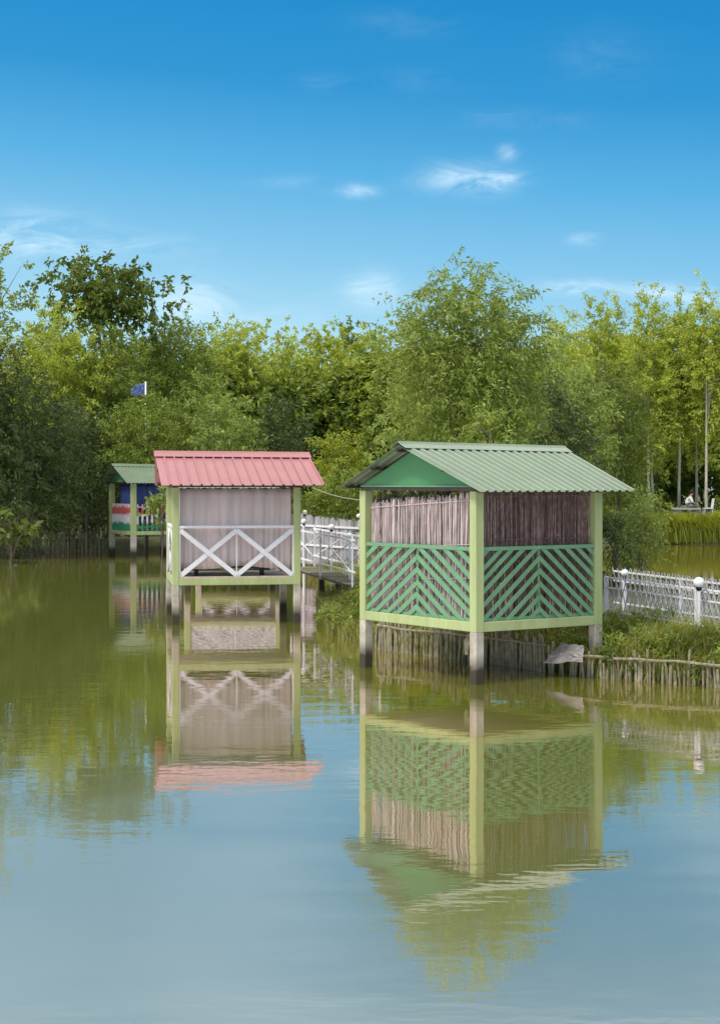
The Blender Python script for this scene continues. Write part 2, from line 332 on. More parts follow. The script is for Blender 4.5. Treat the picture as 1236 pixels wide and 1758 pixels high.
def make_ground():
    xs = np.unique(np.concatenate([np.linspace(-400, -80, 9), np.linspace(-80, -14, 34), np.linspace(-14, 18, 161), np.linspace(18, 60, 30), np.linspace(60, 400, 9)]))
    ys = np.unique(np.concatenate([np.linspace(-60, 18, 9), np.linspace(18, 60, 211), np.linspace(60, 100, 70), np.linspace(100, 700, 14)]))
    X, Y = np.meshgrid(xs, ys); Z = ground_h(X, Y)
    nx, ny = len(xs), len(ys); v = np.stack([X, Y, Z], -1).reshape(-1, 3)
    i = (np.arange(ny - 1)[:, None] * nx + np.arange(nx - 1)[None, :]).ravel(); f = np.stack([i, i + 1, i + nx + 1, i + nx], 1)
    o = np_mesh('ground', v, f, M['ground'], smooth_=True); tag(o, kind='structure')
def np_mesh(name, v, f, mat, parent=None, smooth_=False):
    me = bpy.data.meshes.new(name); k = f.shape[1]
    me.vertices.add(len(v)); me.vertices.foreach_set('co', np.asarray(v, np.float32).ravel())
    me.loops.add(f.size); me.loops.foreach_set('vertex_index', f.astype(np.int32).ravel())
    me.polygons.add(len(f)); me.polygons.foreach_set('loop_start', np.arange(0, f.size, k, dtype=np.int32))
    me.update(calc_edges=True); me.materials.append(mat)
    me.polygons.foreach_set('use_smooth', np.full(len(f), smooth_))
    return link(name, me, parent)
make_ground()
w_ = MB(); w_.add([(-400, -60, 0), (400, -60, 0), (400, 700, 0), (-400, 700, 0)], [(0, 1, 2, 3)]); tag(w_.build('water', M['water']), kind='structure')

# ------------------------------------------------------------------ huts
def clip_poly(pts, x0, x1, y0, y1):
    def cut(ps, ins, inter):
        o = []
        for i in range(len(ps)):
            a, b = ps[i - 1], ps[i]
            if ins(b):
                if not ins(a): o.append(inter(a, b))
                o.append(b)
            elif ins(a): o.append(inter(a, b))
        return o
    def ix(c): return lambda a, b: (c, a[1] + (b[1] - a[1]) * (c - a[0]) / (b[0] - a[0]))
    def iy(c): return lambda a, b: (a[0] + (b[0] - a[0]) * (c - a[1]) / (b[1] - a[1]), c)
    for ins, it in ((lambda p: p[0] >= x0, ix(x0)), (lambda p: p[0] <= x1, ix(x1)), (lambda p: p[1] >= y0, iy(y0)), (lambda p: p[1] <= y1, iy(y1))):
        pts = cut(pts, ins, it)
        if len(pts) < 3: return []
    return pts

class Side:
    """a wall plane between two corner points a -> b, outward normal n"""
    def __init__(s, a, b, centre):
        s.a = Vector((a[0], a[1], 0)); s.b = Vector((b[0], b[1], 0)); s.d = (s.b - s.a); s.L = s.d.length; s.d.normalize()
        s.n = Vector((s.d.y, -s.d.x, 0))
        if s.n.dot(Vector((centre[0], centre[1], 0)) - s.a) > 0: s.n = -s.n
    def pt(s, t, z, off=0.0): return s.a + s.d * t + s.n * off + Vector((0, 0, z))

def chevron(side, z0, z1, mat, parent, pw, rng, slope=.78, sp=.19, th=.080, ctr=.52):
    """railing of inverted-V boards under a top rail, with a backing mullion"""
    m = MB(); x0 = pw; x1 = side.L - pw; xc = side.L * ctr; top = z1 - .055
    off = -.05
    m.prism([side.pt(x0, top, off + .028), side.pt(x1, top, off + .028), side.pt(x1, z1, off + .028), side.pt(x0, z1, off + .028)], side.n * -.05)
    m.prism([side.pt(x0, z0, off + .0), side.pt(x1, z0, off + .0), side.pt(x1, z0 + .05, off + .0), side.pt(x0, z0 + .05, off + .0)], side.n * -.04)
    m.bar(side.pt(xc, z0, off - .02), side.pt(xc, top, off - .02), .035, .03, up=side.n)
    v = th * math.sqrt(1 + slope * slope); k = 0
    za = z0 + .10
    while za < z1 + 1.6 * slope:
        for sgn in (-1, 1):
            e = 2.2; j = rng.uniform(-.012, .012); ja = rng.uniform(-.02, .02)
            sl_ = slope + ja
            pts = [(xc, za + j), (xc + sgn * e, za + j - e * sl_), (xc + sgn * e, za + j - e * sl_ + v), (xc, za + j + v)]
            q = clip_poly(pts if sgn > 0 else pts[::-1], x0 - .005, x1 + .005, z0 + .004, top - .001)
            if len(q) >= 3:
                dd = rng.uniform(-.004, .004) + (.002 if sgn > 0 else 0)
                m.prism([side.pt(t, z, off + .02 + dd) for t, z in q], side.n * -.018)
        za += sp * rng.uniform(.94, 1.05)
    return m.build('chevron_railing', mat, parent)

def cross_rail(side, z0, z1, mat, parent, pw, nx=2, w=.095, edge=.03):
    m = MB(); x0 = pw; x1 = side.L - pw; off = -.04
    m.bar(side.pt(x0, z1 - .03, off), side.pt(x1, z1 - .03, off), .05, .055)
    for t in (x0 + edge / 2, x1 - edge / 2): m.bar(side.pt(t, z0, off), side.pt(t, z1 - .06, off), edge, .04, up=side.n)
    for i in range(nx):
        a = x0 + edge + (x1 - x0 - 2 * edge) * i / nx; b = x0 + edge + (x1 - x0 - 2 * edge) * (i + 1) / nx
        for k, (p, q) in enumerate((((a, z0 + .03), (b, z1 - .1)), ((a, z1 - .1), (b, z0 + .03)))):
            m.bar(side.pt(p[0], p[1], off + .02 * k + .004 * i), side.pt(q[0], q[1], off + .02 * k + .004 * i), .018, w, up=(0, 0, 1))
        if i: m.bar(side.pt(a, z0, off - .02), side.pt(a, z1 - .06, off - .02), .022, .025, up=side.n)
    return m.build('cross_railing', mat, parent)

def reed_screen(side, z0, zt0, zt1, mat, parent, pw, rng, pitch=.015, off=-.12, x0=None, x1=None):
    m = MB(); x0 = pw + .02 if x0 is None else x0; x1 = side.L - pw - .02 if x1 is None else x1; t = x0
    while t < x1:
        f = (t - x0) / (x1 - x0); zt = zt0 + (zt1 - zt0) * f + rng.uniform(-.07, .03)
        ln = rng.gauss(0, .028) + .03 * math.sin(t * 3.1); w = rng.uniform(.008, .024); o = off + rng.uniform(-.02, .02)
        mid = side.pt(t + ln * .5 + rng.gauss(0, .01), (z0 + zt) / 2, o + rng.uniform(-.01, .01))
        a = side.pt(t, zt, o); b = side.pt(min(max(t + ln, x0), x1), z0, o)
        m.tube([a, mid, b], [w * .45, w * .5, w * .6], n=4)
        t += pitch * rng.uniform(.5, 1.35)
    for z in (zt0 - .10, zt0 - .75, zt0 - 1.25):     # split cane ties across
        m.bar(side.pt(x0, z, off + .025), side.pt(x1, z + (zt1 - zt0), off + .025), .006, .012)
    return m.build('reed_screen', mat, parent)

def curtain(side, z0, z1, mat, parent, x0, x1, off, rng, amp=.042, waves=8):
    n = 160; k = 10; v = []; f = []
    ph = [rng.uniform(0, 6.28) for _ in range(5)]
    for j in range(k + 1):
        q = j / k
        for i in range(n + 1):
            t = i / n; x = x0 + (x1 - x0) * t
            a = amp * (.35 + .65 * q)
            d = a * (math.sin(t * waves * 6.28 + ph[0] + 3.2 * math.sin(t * 5 + ph[1]) + .8 * q) * .35 + .35 * math.sin(t * waves * 2.3 * 6.28 + ph[2] + 2.5 * math.sin(t * 7 + q)) * q + .8 * math.sin(t * waves * .37 * 6.28 + ph[3] + 1.5 * q * math.sin(t * 4)) + .5 * math.sin(q * 4 + t * 11))
            v.append(side.pt(x, z1 + (z0 + .03 * math.sin(t * 9 + ph[4]) - z1) * q - .02 * (1 - q) * abs(math.sin(t * 3.14 * 7)), off + d))
    for j in range(k):
        for i in range(n): f.append((j * (n + 1) + i, j * (n + 1) + i + 1, (j + 1) * (n + 1) + i + 1, (j + 1) * (n + 1) + i))
    m = MB(); m.add(v, f); o = m.build('curtain', mat, parent, smooth=True)
    sd_ = o.modifiers.new('cloth thickness', 'SOLIDIFY'); sd_.thickness = .004
    return o

def roof_sheet(e0, e1, r0, r1, mat, parent, pitch, rib, hgt, thick=.004, name='roof_sheet'):
    """ribbed metal sheet: eave e0-e1, ridge r0-r1; trapezoid ribs run up the slope"""
    e0, e1, r0, r1 = map(Vector, (e0, e1, r0, r1)); nrm = (e1 - e0).cross(r0 - e0).normalized()
    if nrm.z < 0: nrm = -nrm
    L = (e1 - e0).length; n = max(3, round(L / pitch)); prof = []
    for i in range(n):
        a = i / n; p = 1 / n; rr = rib / pitch * p
        prof += [(a, 0), (a + (p - rr) * .999, 0), (a + p - rr * .78, hgt), (a + p - rr * .22, hgt)]
    prof.append((1, 0)); vs = []; fs = []; K = 5
    for j in range(K):
        q = j / (K - 1)
        for t, h in prof: vs.append(e0.lerp(e1, t).lerp(r0.lerp(r1, t), q) + nrm * h)
    c = len(prof); base = len(vs)
    for j in range(K):
        q = j / (K - 1)
        for t, h in prof: vs.append(e0.lerp(e1, t).lerp(r0.lerp(r1, t), q) + nrm * (h - thick))
    for j in range(K - 1):
        for i in range(c - 1):
            a = j * c + i; fs.append((a, a + 1, a + c + 1, a + c)); fs.append((base + a + c, base + a + c + 1, base + a + 1, base + a))
    for i in range(c - 1):
        fs.append((base + i, base + i + 1, i + 1, i)); a = (K - 1) * c + i; fs.append((a, a + 1, base + a + 1, base + a))
    for j in range(K - 1):
        a = j * c; fs.append((a, a + c, base + a + c, base + a)); a = j * c + c - 1; fs.append((base + a, base + a + c, a + c, a))
    m = MB(); m.add(vs, fs); return m.build(name, mat, parent)

def hut(name, label, F, L, Rr, zs, roof, seed, pw=.15, group='huts on concrete legs over the pond', legs_to=-1.0):
    """zs: beam bottom, beam top, rail top, post top; returns root and its four sides"""
    rng = random.Random(seed); F, L, Rr = Vector(F), Vector(L), Vector(Rr); B = L + Rr - F; C = (L + Rr) / 2
    root = empty(name, (C.x, C.y, 0), label, 'hut', group)
    zb, zt, zr, zp = zs
    u = (Rr - F).normalized(); v = (L - F).normalized()        # along ridge, across
    for c, su, sv in ((F, 1, 1), (L, 1, -1), (Rr, -1, 1), (B, -1, -1)):
        q = [c, c + u * su * pw, c + u * su * pw + v * sv * pw, c + v * sv * pw]
        j = Vector((rng.uniform(-.012, .012), rng.uniform(-.012, .012)))
        m = MB(); m.prism([Vector((p.x, p.y, zb - .003)) for p in q], (j.x * .5, j.y * .5, zp - zb)); m.build('post', M['lime'], root, bevel=.008)
        m = MB(); lo = [Vector((p.x + j.x, p.y + j.y, legs_to)) for p in q]; g = .004
        m.add(lo + [Vector((p.x, p.y, zb - .003)) for p in q], [(3, 2, 1, 0), (4, 5, 6, 7)] + [(i, (i + 1) % 4, 4 + (i + 1) % 4, 4 + i) for i in range(4)]); m.build('leg', M['concrete'], root, bevel=.01)
    S = {'FL': Side(F, L, C), 'FR': Side(F, Rr, C), 'LB': Side(L, B, C), 'RB': Side(Rr, B, C)}
    for k, s in S.items():
        m = MB(); m.prism([s.pt(pw, zb, -.004), s.pt(s.L - pw, zb, -.004), s.pt(s.L - pw, zt, -.004), s.pt(pw, zt, -.004)], s.n * -.12); m.build('floor_beam', M['lime'], root, bevel=.008)
        m = MB(); m.prism([s.pt(pw * .3, zp + .002, -.02), s.pt(s.L - pw * .3, zp + .002, -.02), s.pt(s.L - pw * .3, zp + .055, -.02), s.pt(pw * .3, zp + .055, -.02)], s.n * -.07); m.build('top_plate', M['timber'], root)
    ins = .128
    def inset(a, d1, d2): return a + d1 * ins + d2 * ins
    q = [inset(F, u, v), inset(Rr, -u, v), inset(B, -u, -v), inset(L, u, -v)]
    m = MB(); m.prism([Vector((p.x, p.y, zt - .08)) for p in q], (0, 0, .075)); m.build('floor_slab', M['floor'], root)
    # roof
    er, el, zr0, zr1, ze, zel = roof['e'], roof['el'], roof['zr'], roof['zr2'], roof['ze'], roof['zel']
    ol_r, ol_e, or_r, or_e = roof['ov']
    M1 = (F + L) / 2; M2 = (Rr + B) / 2
    def v3(p, z): return Vector((p.x, p.y, z))
    r0 = v3(M1 - u * ol_r, zr0); r1 = v3(M2 + u * or_r, zr1)
    n0 = v3(F - v * er - u * ol_e, ze); n1 = v3(Rr - v * er + u * or_e, ze)
    f0 = v3(L + v * el - u * ol_e, zel); f1 = v3(B + v * el + u * or_e, zel)
    roof_sheet(n0, n1, r0, r1, roof['mat'], root, roof['pitch'], roof['rib'], roof['h'])
    roof_sheet(f0, f1, r0, r1, roof['mat'], root, roof['pitch'], roof['rib'], roof['h'])
    # ridge cap: a folded strip lying on the ribs
    cw = roof.get('cap', .2); m = MB(); up = Vector((0, 0, roof['h'] + .008))
    dn = (n0 - r0).normalized() * cw; df = (f0 - r0).normalized() * cw; dn1 = (n1 - r1).normalized() * cw; df1 = (f1 - r1).normalized() * cw
    e_ = Vector((u.x, u.y, 0)) * .02; hp = Vector((0, 0, .022))
    ring0 = [r0 + dn + up - e_, r0 + dn * .28 + up + hp * .5 - e_, r0 + up + hp * 1.4 - e_, r0 + df * .28 + up + hp * .5 - e_, r0 + df + up - e_]
    ring1 = [r1 + dn1 + up + e_, r1 + dn1 * .28 + up + hp * .5 + e_, r1 + up + hp * 1.4 + e_, r1 + df1 * .28 + up + hp * .5 + e_, r1 + df1 + up + e_]
    t_ = Vector((0, 0, -.004)); vs = ring0 + ring1 + [p + t_ for p in ring0] + [p + t_ for p in ring1]; fs = []
    for i in range(4): fs += [(i, i + 1, 5 + i + 1, 5 + i), (10 + i, 15 + i, 15 + i + 1, 10 + i + 1), (i, 10 + i, 11 + i, i + 1), (5 + i, 6 + i, 16 + i, 15 + i)]
    fs += [(0, 5, 15, 10), (4, 14, 19, 9)]
    m.add(vs, fs); m.build('ridge_cap', roof['mat'], root)
    # purlins and rafters beneath the sheets
    for e0, e1 in ((n0, n1), (f0, f1)):
        for q in (.06, .5, .93):
            a = e0.lerp(r0, q) - Vector((0, 0, .035)); b = e1.lerp(r1, q) - Vector((0, 0, .035)); dd = (b - a).normalized()
            m = MB(); m.bar(a + dd * .06, b - dd * .06, .05, .045); m.build('purlin', M['timber'], root)
    # gable boards at both ends
    for s_, rr, zz in ((S['FL'], r0, zr0), (S['RB'], r1, zr1)):
        g = zp + .06; zq = zz - .05
        lo0 = s_.pt(.02, g, -.01); lo1 = s_.pt(s_.L - .02, g, -.01); top = s_.pt(s_.L / 2, zq, -.01)
        m = MB(); m.prism([lo0, lo1, top], s_.n * -.02); m.build('gable_board', M['gable'], root)
        m = MB(); m.bar(s_.pt(.06, g + .008, .008), s_.pt(s_.L - .06, g + .008, .008), .03, .02); m.build('gable_trim', M['green'], root)
    return root, S, rng, (F, L, Rr, B, u, v)

# --- the near green hut
Fg, Lg, Rg = (1.695, 23.0), (-.0094, 25.27), (3.746, 24.31)
zs_g = (.765, .91, 2.01, 2.835)
root, S, rng, _ = hut('hut_with_green_roof', 'nearest hut on legs, green ribbed roof, green chevron railings and reed screens', Fg, Lg, Rg, zs_g,
    dict(e=.29, el=.33, zr=3.53, zr2=3.50, ze=2.825, zel=2.89, ov=(.31, .15, .525, .40), mat=M['roofgreen'], pitch=.152, rib=.076, h=.024), 3)
chevron(S['FL'], zs_g[1], zs_g[2], M['green'], root, .15, rng, slope=.66, ctr=.50, th=.076)
chevron(S['FR'], zs_g[1], zs_g[2], M['green'], root, .15, rng, slope=.84, ctr=.50, th=.066)
chevron(S['LB'], zs_g[1], zs_g[2], M['green'], root, .15, rng)
o = reed_screen(S['FL'], .93, 2.80, 2.66, M['reed_light'], root, .15, rng); o['label'] = 'pale mauve reed screen with a ragged top'
o = reed_screen(S['FR'], .93, 2.86, 2.86, M['reed_shaded'], root, .15, rng, pitch=.019); o['label'] = 'reed screen under the eave, shade painted into its dark brown sticks'
reed_screen(S['LB'], 1.3, 2.78, 2.86, M['reed_shaded'], root, .15, rng, pitch=.03)
reed_screen(S['RB'], 1.3, 2.86, 2.86, M['reed_shaded'], root, .15, rng, pitch=.03)

# --- the pink-roofed hut
Fr, dR, dL = Vector((-3.90, 32.7)), Vector((.986, .168)), Vector((-.168, .986))
Rr_ = Fr + dR * 2.69; Lr_ = Fr + dL * 2.56
zs_r = (.815, .97, 2.06, 2.86)
root, S, rng, _ = hut('hut_with_pink_roof', 'hut on legs with faded pink roof, grey curtains and white crossed railings', Fr, Lr_, Rr_, zs_r,
    dict(e=.42, el=.42, zr=3.58, zr2=3.56, ze=2.90, zel=2.90, ov=(.31, .24, .34, .46), mat=M['roofpink'], pitch=.207, rib=.045, h=.03, cap=.26), 5, pw=.145)
cross_rail(S['FR'], .985, 2.06, M['white'], root, .145)
cross_rail(S['FL'], .985, 2.06, M['white'], root, .145)
cross_rail(S['LB'], .985, 2.06, M['white'], root, .145)
curtain(S['FR'], 1.17, 2.845, M['curtain'], root, .17, 2.52, -.20, rng)
curtain(S['FL'], 1.17, 2.845, M['curtain'], root, .17, 2.40, -.20, rng)
curtain(S['LB'], 1.10, 2.845, M['curtain'], root, .17, 2.52, -.20, rng)
curtain(S['RB'], 1.10, 2.845, M['curtain'], root, .17, 1.3, -.20, rng)
m = MB(); s = S['FR']; m.bar(s.pt(.15, .984, -.05), s.pt(2.54, .984, -.05), .07, .022); o = m.build('floor_edging', painted('faded_red_white_edging', (.60, .40, .38), var=.3, scale=9, dirt=(.7, .7, .66), dirt_amt=.9, bump=0), root)
# bench inside the pink hut
bx = s.pt(1.25, .98, -.85); bt = empty('bench', (bx.x, bx.y, .98), 'dark wooden bench standing inside the pink-roofed hut, seen below its curtain', 'bench')
def benchbar(name, a, b, w, h, mat=M['timber'], up=(0, 0, 1)): m = MB(); m.bar(a, b, w, h, up); return m.build(name, mat, bt)
benchbar('seat', s.pt(.35, 1.16, -.75), s.pt(2.15, 1.16, -.75), .32, .04)
for t in (.55, 1.95):
    for o2 in (-.63, -.87): benchbar('leg', s.pt(t, .975, o2), s.pt(t, 1.139, o2), .07, .07, up=(1, 0, 0))

# --- two huts behind the pink one, seen under its floor and mirrored in the pond
def back_hut(name, label, xpix, Y, seed, style, ang=.168):
    d = Vector((math.cos(ang), math.sin(ang))); dl = Vector((-math.sin(ang), math.cos(ang))); F0 = Vector(((xpix - CX) * Y / F_PX, Y))
    root, S, rng, _ = hut(name, label, F0, F0 + dl * 2.5, F0 + d * 2.6, (.80, .95, 2.0, 2.83), dict(e=.3, el=.3, zr=3.4, zr2=3.4, ze=2.80, zel=2.80, ov=(.2, .2, .2, .2), mat=M['roofgreen'], pitch=.152, rib=.076, h=.024), seed)
    for k in ('FR', 'FL'):
        if style == 'chevron': chevron(S[k], .95, 2.0, M['white'], root, .15, rng, slope=.8, sp=.16)
        else: cross_rail(S[k], .96, 2.0, M['white'], root, .15, nx=2)
        curtain(S[k], 1.0, 2.8, M['darkcurtain'], root, .17, S[k].L - .17, -.2, rng)
    return root
back_hut('hut_with_chevron_railing', 'hut with white chevron railing directly behind the pink-roofed hut, mirrored under its floor', 318, 42.5, 11, 'chevron', .12)
back_hut('hut_with_crossed_railing', 'farther hut with white crossed railing, third behind the pink-roofed hut, its mirror image smaller', 338, 51, 12, 'cross', .12)

# --- far green hut with blue curtains
Ff, Lf, Rf = (-8.98, 62.0), (-10.28, 64.5), (-6.83, 63.1)
root, S, rng, _ = hut('hut_with_blue_curtains', 'small far hut with green roof, blue curtains and red, white and green pickets', Ff, Lf, Rf, (.88, 1.02, 2.04, 2.92),
    dict(e=.3, el=.3, zr=3.66, zr2=3.62, ze=2.93, zel=2.93, ov=(.35, .3, .3, .3), mat=M['roofgreen'], pitch=.152, rib=.076, h=.024), 8, pw=.2)
tri = painted('picket_tricolour', (.72, .70, .70), var=.06, bump=0)
def tri_mat():
    m, nt, out = newmat('picket_bands'); N = nt.nodes.new; Lk = nt.links.new
    b = N('ShaderNodeBsdfPrincipled'); Lk(b.outputs[0], out.inputs[0]); b.inputs['Roughness'].default_value = .6
    g = N('ShaderNodeNewGeometry'); sp = N('ShaderNodeSeparateXYZ'); Lk(g.outputs['Position'], sp.inputs[0])
    nb = N('ShaderNodeTexNoise'); Lk(g.outputs['Position'], nb.inputs['Vector']); nb.inputs['Scale'].default_value = 9; nb.inputs['Detail'].default_value = 4
    ma = N('ShaderNodeMath'); ma.operation = 'MULTIPLY_ADD'; Lk(nb.outputs['Fac'], ma.inputs[0]); ma.inputs[1].default_value = .5; Lk(sp.outputs[2], ma.inputs[2])
    mr = N('ShaderNodeMapRange'); Lk(ma.outputs[0], mr.inputs[0]); mr.inputs[1].default_value = 1.27; mr.inputs[2].default_value = 2.35
    r = N('ShaderNodeValToRGB'); Lk(mr.outputs[0], r.inputs[0]); r.color_ramp.interpolation = 'CONSTANT'; e = r.color_ramp.elements
    e[0].position = 0; e[0].color = (.04, .26, .11, 1); e[1].position = .30; e[1].color = (.66, .66, .68, 1)
    q = e.new(.62); q.color = (.50, .10, .09, 1); q = e.new(.90); q.color = (.62, .55, .55, 1); Lk(r.outputs[0], b.inputs['Base Color']); return m
TM = tri_mat()
for k, gap in (('FL', .135), ('FR', .20)):
    s = S[k]; t = .2 + .06
    for z in (1.2, 1.98):
        m = MB(); m.bar(s.pt(.2, z, -.09), s.pt(s.L - .2, z, -.09), .03, .05); m.build('rail', TM, root)
    while t < s.L - .24:
        m = MB(); w = .04; zz = 2.05
        m.prism([s.pt(t - w, 1.03, -.06), s.pt(t + w, 1.03, -.06), s.pt(t + w, zz - .02, -.06), s.pt(t + w * .6, zz + .03, -.06), s.pt(t, zz + .06, -.06), s.pt(t - w * .6, zz + .03, -.06), s.pt(t - w, zz - .02, -.06)], s.n * -.02)
        m.build('picket', TM, root); t += gap
    curtain(s, 1.5, 2.9, M['bluecloth'], root, .25, s.L - .25 if k == 'FR' else s.L * .75, -.22, rng, amp=.05, waves=9)
m = MB(); s = S['FL']
curtain(s, 1.5, 2.9, M['white'], root, s.L * .02 + .2, s.L * .2, -.17, rng, amp=.02, waves=3)

# ------------------------------------------------------------------ white lattice fence of the path, footbridge, lamps
def lattice_fence(name, label, A, B, h, parts, rng, pitch=.17, side=1, posts=(0, .5, 1), group='white fences along the path'):
    """A, B: ground points of the ends"""
    A, B = Vector(A), Vector(B); root = empty(name, (A + B) / 2, label, 'fence', group); d = B - A; L = d.length; un = d.normalized(); nr = Vector((-un.y, un.x, 0)).normalized()
    def pt(t, z, o=0): return A + d * (t / L) + Vector((0, 0, z)) + nr * o
    for z, th in ((h * .93, .028), (h * .74, .022), (h * .30, .022)):
        m = MB(); m.bar(pt(0, z, 0), pt(L, z, 0), .025, th); m.build('rail', M['white'], root)
    m = MB(); t = 0; n = 0
    while t < L - .30:
        for sg in (0, 1):
            x0, x1 = (t, t + .29) if sg else (t + .29, t)
            x0 += rng.uniform(-.01, .01); x1 += rng.uniform(-.01, .01)
            o = (.024 if sg else -.024) + rng.uniform(-.002, .002)
            m.bar(pt(x0, h * .12 + rng.uniform(-.015, .015), o), pt(x1, h + rng.uniform(-.012, .015), o), .010, .0145, up=un)
        t += .125 * rng.uniform(.93, 1.07); n += 1
    m.build('lattice', M['lattice'], root)
    for q in posts:
        m = MB(); m.bar(pt(L * q, -.25), pt(L * q, h * .95), .055, .055, up=un); m.build('post', M['white'], root)
    return root
rng = random.Random(21)
fA = P(1040, 1090, 26.6); fB = P(1250, 1100, 24.0); fC = fB + (fB - fA) * 1.1
fA.z = .52; fB.z = .44; fC.z = .42
lattice_fence('lattice_fence', 'white crossed-picket fence on the grass right of the green-roofed hut, the front one', fA, fB, .90, 0, rng, posts=(0, .76, 1))
off = Vector((.35, 1.35, .05))
lattice_fence('lattice_fence', 'white crossed-picket fence on the far side of the path, behind the front one', fA + off, fB + off, .88, 0, rng, posts=(.1, .6, 1))
# dark concrete edge of the path
pth = MB(); pth.prism([fA + Vector((-.2, .12, -.04)), fB + Vector((.9, -.05, -.04)), fB + Vector((1.2, 1.2, -.04)), fA + Vector((.1, 1.3, -.04))], (0, 0, .06)); tag(pth.build('path', M['floor']), kind='structure')

def lamp(base, z, label, r=.085, posth=None, group='white globe lamps on posts'):
    b = Vector(base); root = empty('globe_lamp', b, label, 'lamp', group)
    m = MB(); m.ball((b.x, b.y, z), r, 18, 12, .93); m.build('globe', M['globe'], root, smooth=True)
    m = MB(); m.tube([(b.x, b.y, z - r * 1.45), (b.x, b.y, z - r * 1.1), (b.x, b.y, z - r * .8)], [r * .36, r * .55, r * .6], 12); m.build('collar', M['black'], root, smooth=True)
    m = MB(); m.bar((b.x, b.y, b.z - .2), (b.x, b.y, z - r * 1.45), .045, .045, up=(1, 0, 0)); m.build('post', M['white'], root, bevel=.006)
def lamp_at(x, y, Y, label, r): p = P(x, y, Y); g = max(gz(p.x, p.y), .1); lamp((p.x, p.y, g), p.z, label, r)
lamp_at(1199, 1000, 24.35, 'largest white globe lamp, on a white post in the front lattice fence at far right', .088)
lamp_at(1072, 984, 27.3, 'small white globe lamp just above the lattice fence beside the green-roofed hut', .07)
lamp_at(569, 905, 37.0, 'white globe lamp on the near rail of the footbridge, midway between the huts', .075)
lamp_at(600, 920, 34.6, 'white globe lamp low on the footbridge, the one nearest the green-roofed hut', .075)
lamp_at(523, 880, 44.0, 'white globe lamp beside the right post of the pink-roofed hut, the upper of two', .075)
lamp_at(521.5, 895, 41.0, 'white globe lamp beside the right post of the pink-roofed hut, the lower of two', .07)
lamp_at(616, 886, 44.0, 'white globe lamp half hidden behind the left post of the green-roofed hut', .07)

# footbridge: two white crossed railings and a slatted deck
def footbridge():
    a = P(500, 978, 39.0); b = P(596, 999, 33.6); a.z = .86; b.z = .80
    d = b - a; L = d.length; un = d.normalized(); nr = Vector((-un.y, un.x, 0)).normalized()
    if nr.y < 0: nr = -nr
    root = empty('footbridge', ((a + b) / 2).xyz * 1, 'white footbridge with crossed metal railings between the pink-roofed and green-roofed huts', 'footbridge')
    root.location = ((a.x + b.x) / 2, (a.y + b.y) / 2, 0)
    def pt(t, z, o=0): return a + d * t + Vector((0, 0, z)) + nr * o
    for o in (0, .6):
        for z in (.95, .28):
            m = MB(); m.bar(pt(-.02, z, o), pt(1.12, z, o), .03, .035); m.build('rail', M['white'], root)
        for t in (0, .56, 1.08):
            m = MB(); m.bar(pt(t, -.05, o), pt(t, 1.05, o), .035, .035, up=un); m.build('post', M['white'], root)
        m = MB()
        for t0, t1 in ((0, .56), (.56, 1.08)):
            m.bar(pt(t0, .28, o + .03), pt(t1, .95, o + .03), .014, .024); m.bar(pt(t0, .95, o - .03), pt(t1, .28, o - .03), .014, .024)
        m.build('cross_brace', M['white'], root)
    m = MB(); n = 40
    for i in range(n):
        t = (i + .5) / n * 1.02; m.bar(pt(t, 0, -.06), pt(t, 0, .64), .085, .02)
    m.build('deck', M['bamboo'], root)
    for o in (.05, .55):
        m = MB(); m.bar(pt(0, -.06, o), pt(1.02, -.06, o), .04, .045); m.build('deck_beam', M['timber'], root)
    for t in (.50,):
        for o in (.1, .5): m = MB(); m.bar(pt(t, -1.8, o), pt(t, -.11, o), .12, .12, up=un); m.build('leg', M['timber'], root)
footbridge()

# weathered whitish board fence behind the bridge
def board_fence():
    rng = random.Random(4); a = P(516, 930, 50.0); b = P(640, 940, 46.0); a.z = b.z = .5; d = b - a; L = d.length; un = d.normalized()
    root = empty('board_fence', (a + b) / 2, 'weathered whitish board fence behind the footbridge, below the bushes', 'fence')
    m = MB(); t = 0
    ztop = lambda t: 1.95 - .05 * t + rng.uniform(-.05, .04)
    while t < L:
        w = rng.uniform(.07, .13); p = a + un * t; m.bar(p + Vector((0, rng.uniform(-.02, .02), -.1)), p + Vector((rng.uniform(-.02, .02), 0, ztop(t) - .5)), w, .02, up=un.cross(Vector((0, 0, 1)))); t += w + rng.uniform(.0, .015)
    m.build('boards', M['fence_old'], root)
    for z in (.5, 1.1):
        m = MB(); m.bar(a + Vector((0, -.05, z)), b + Vector((0, -.05, z)), .04, .06); m.build('rail', M['white'], root)
board_fence()

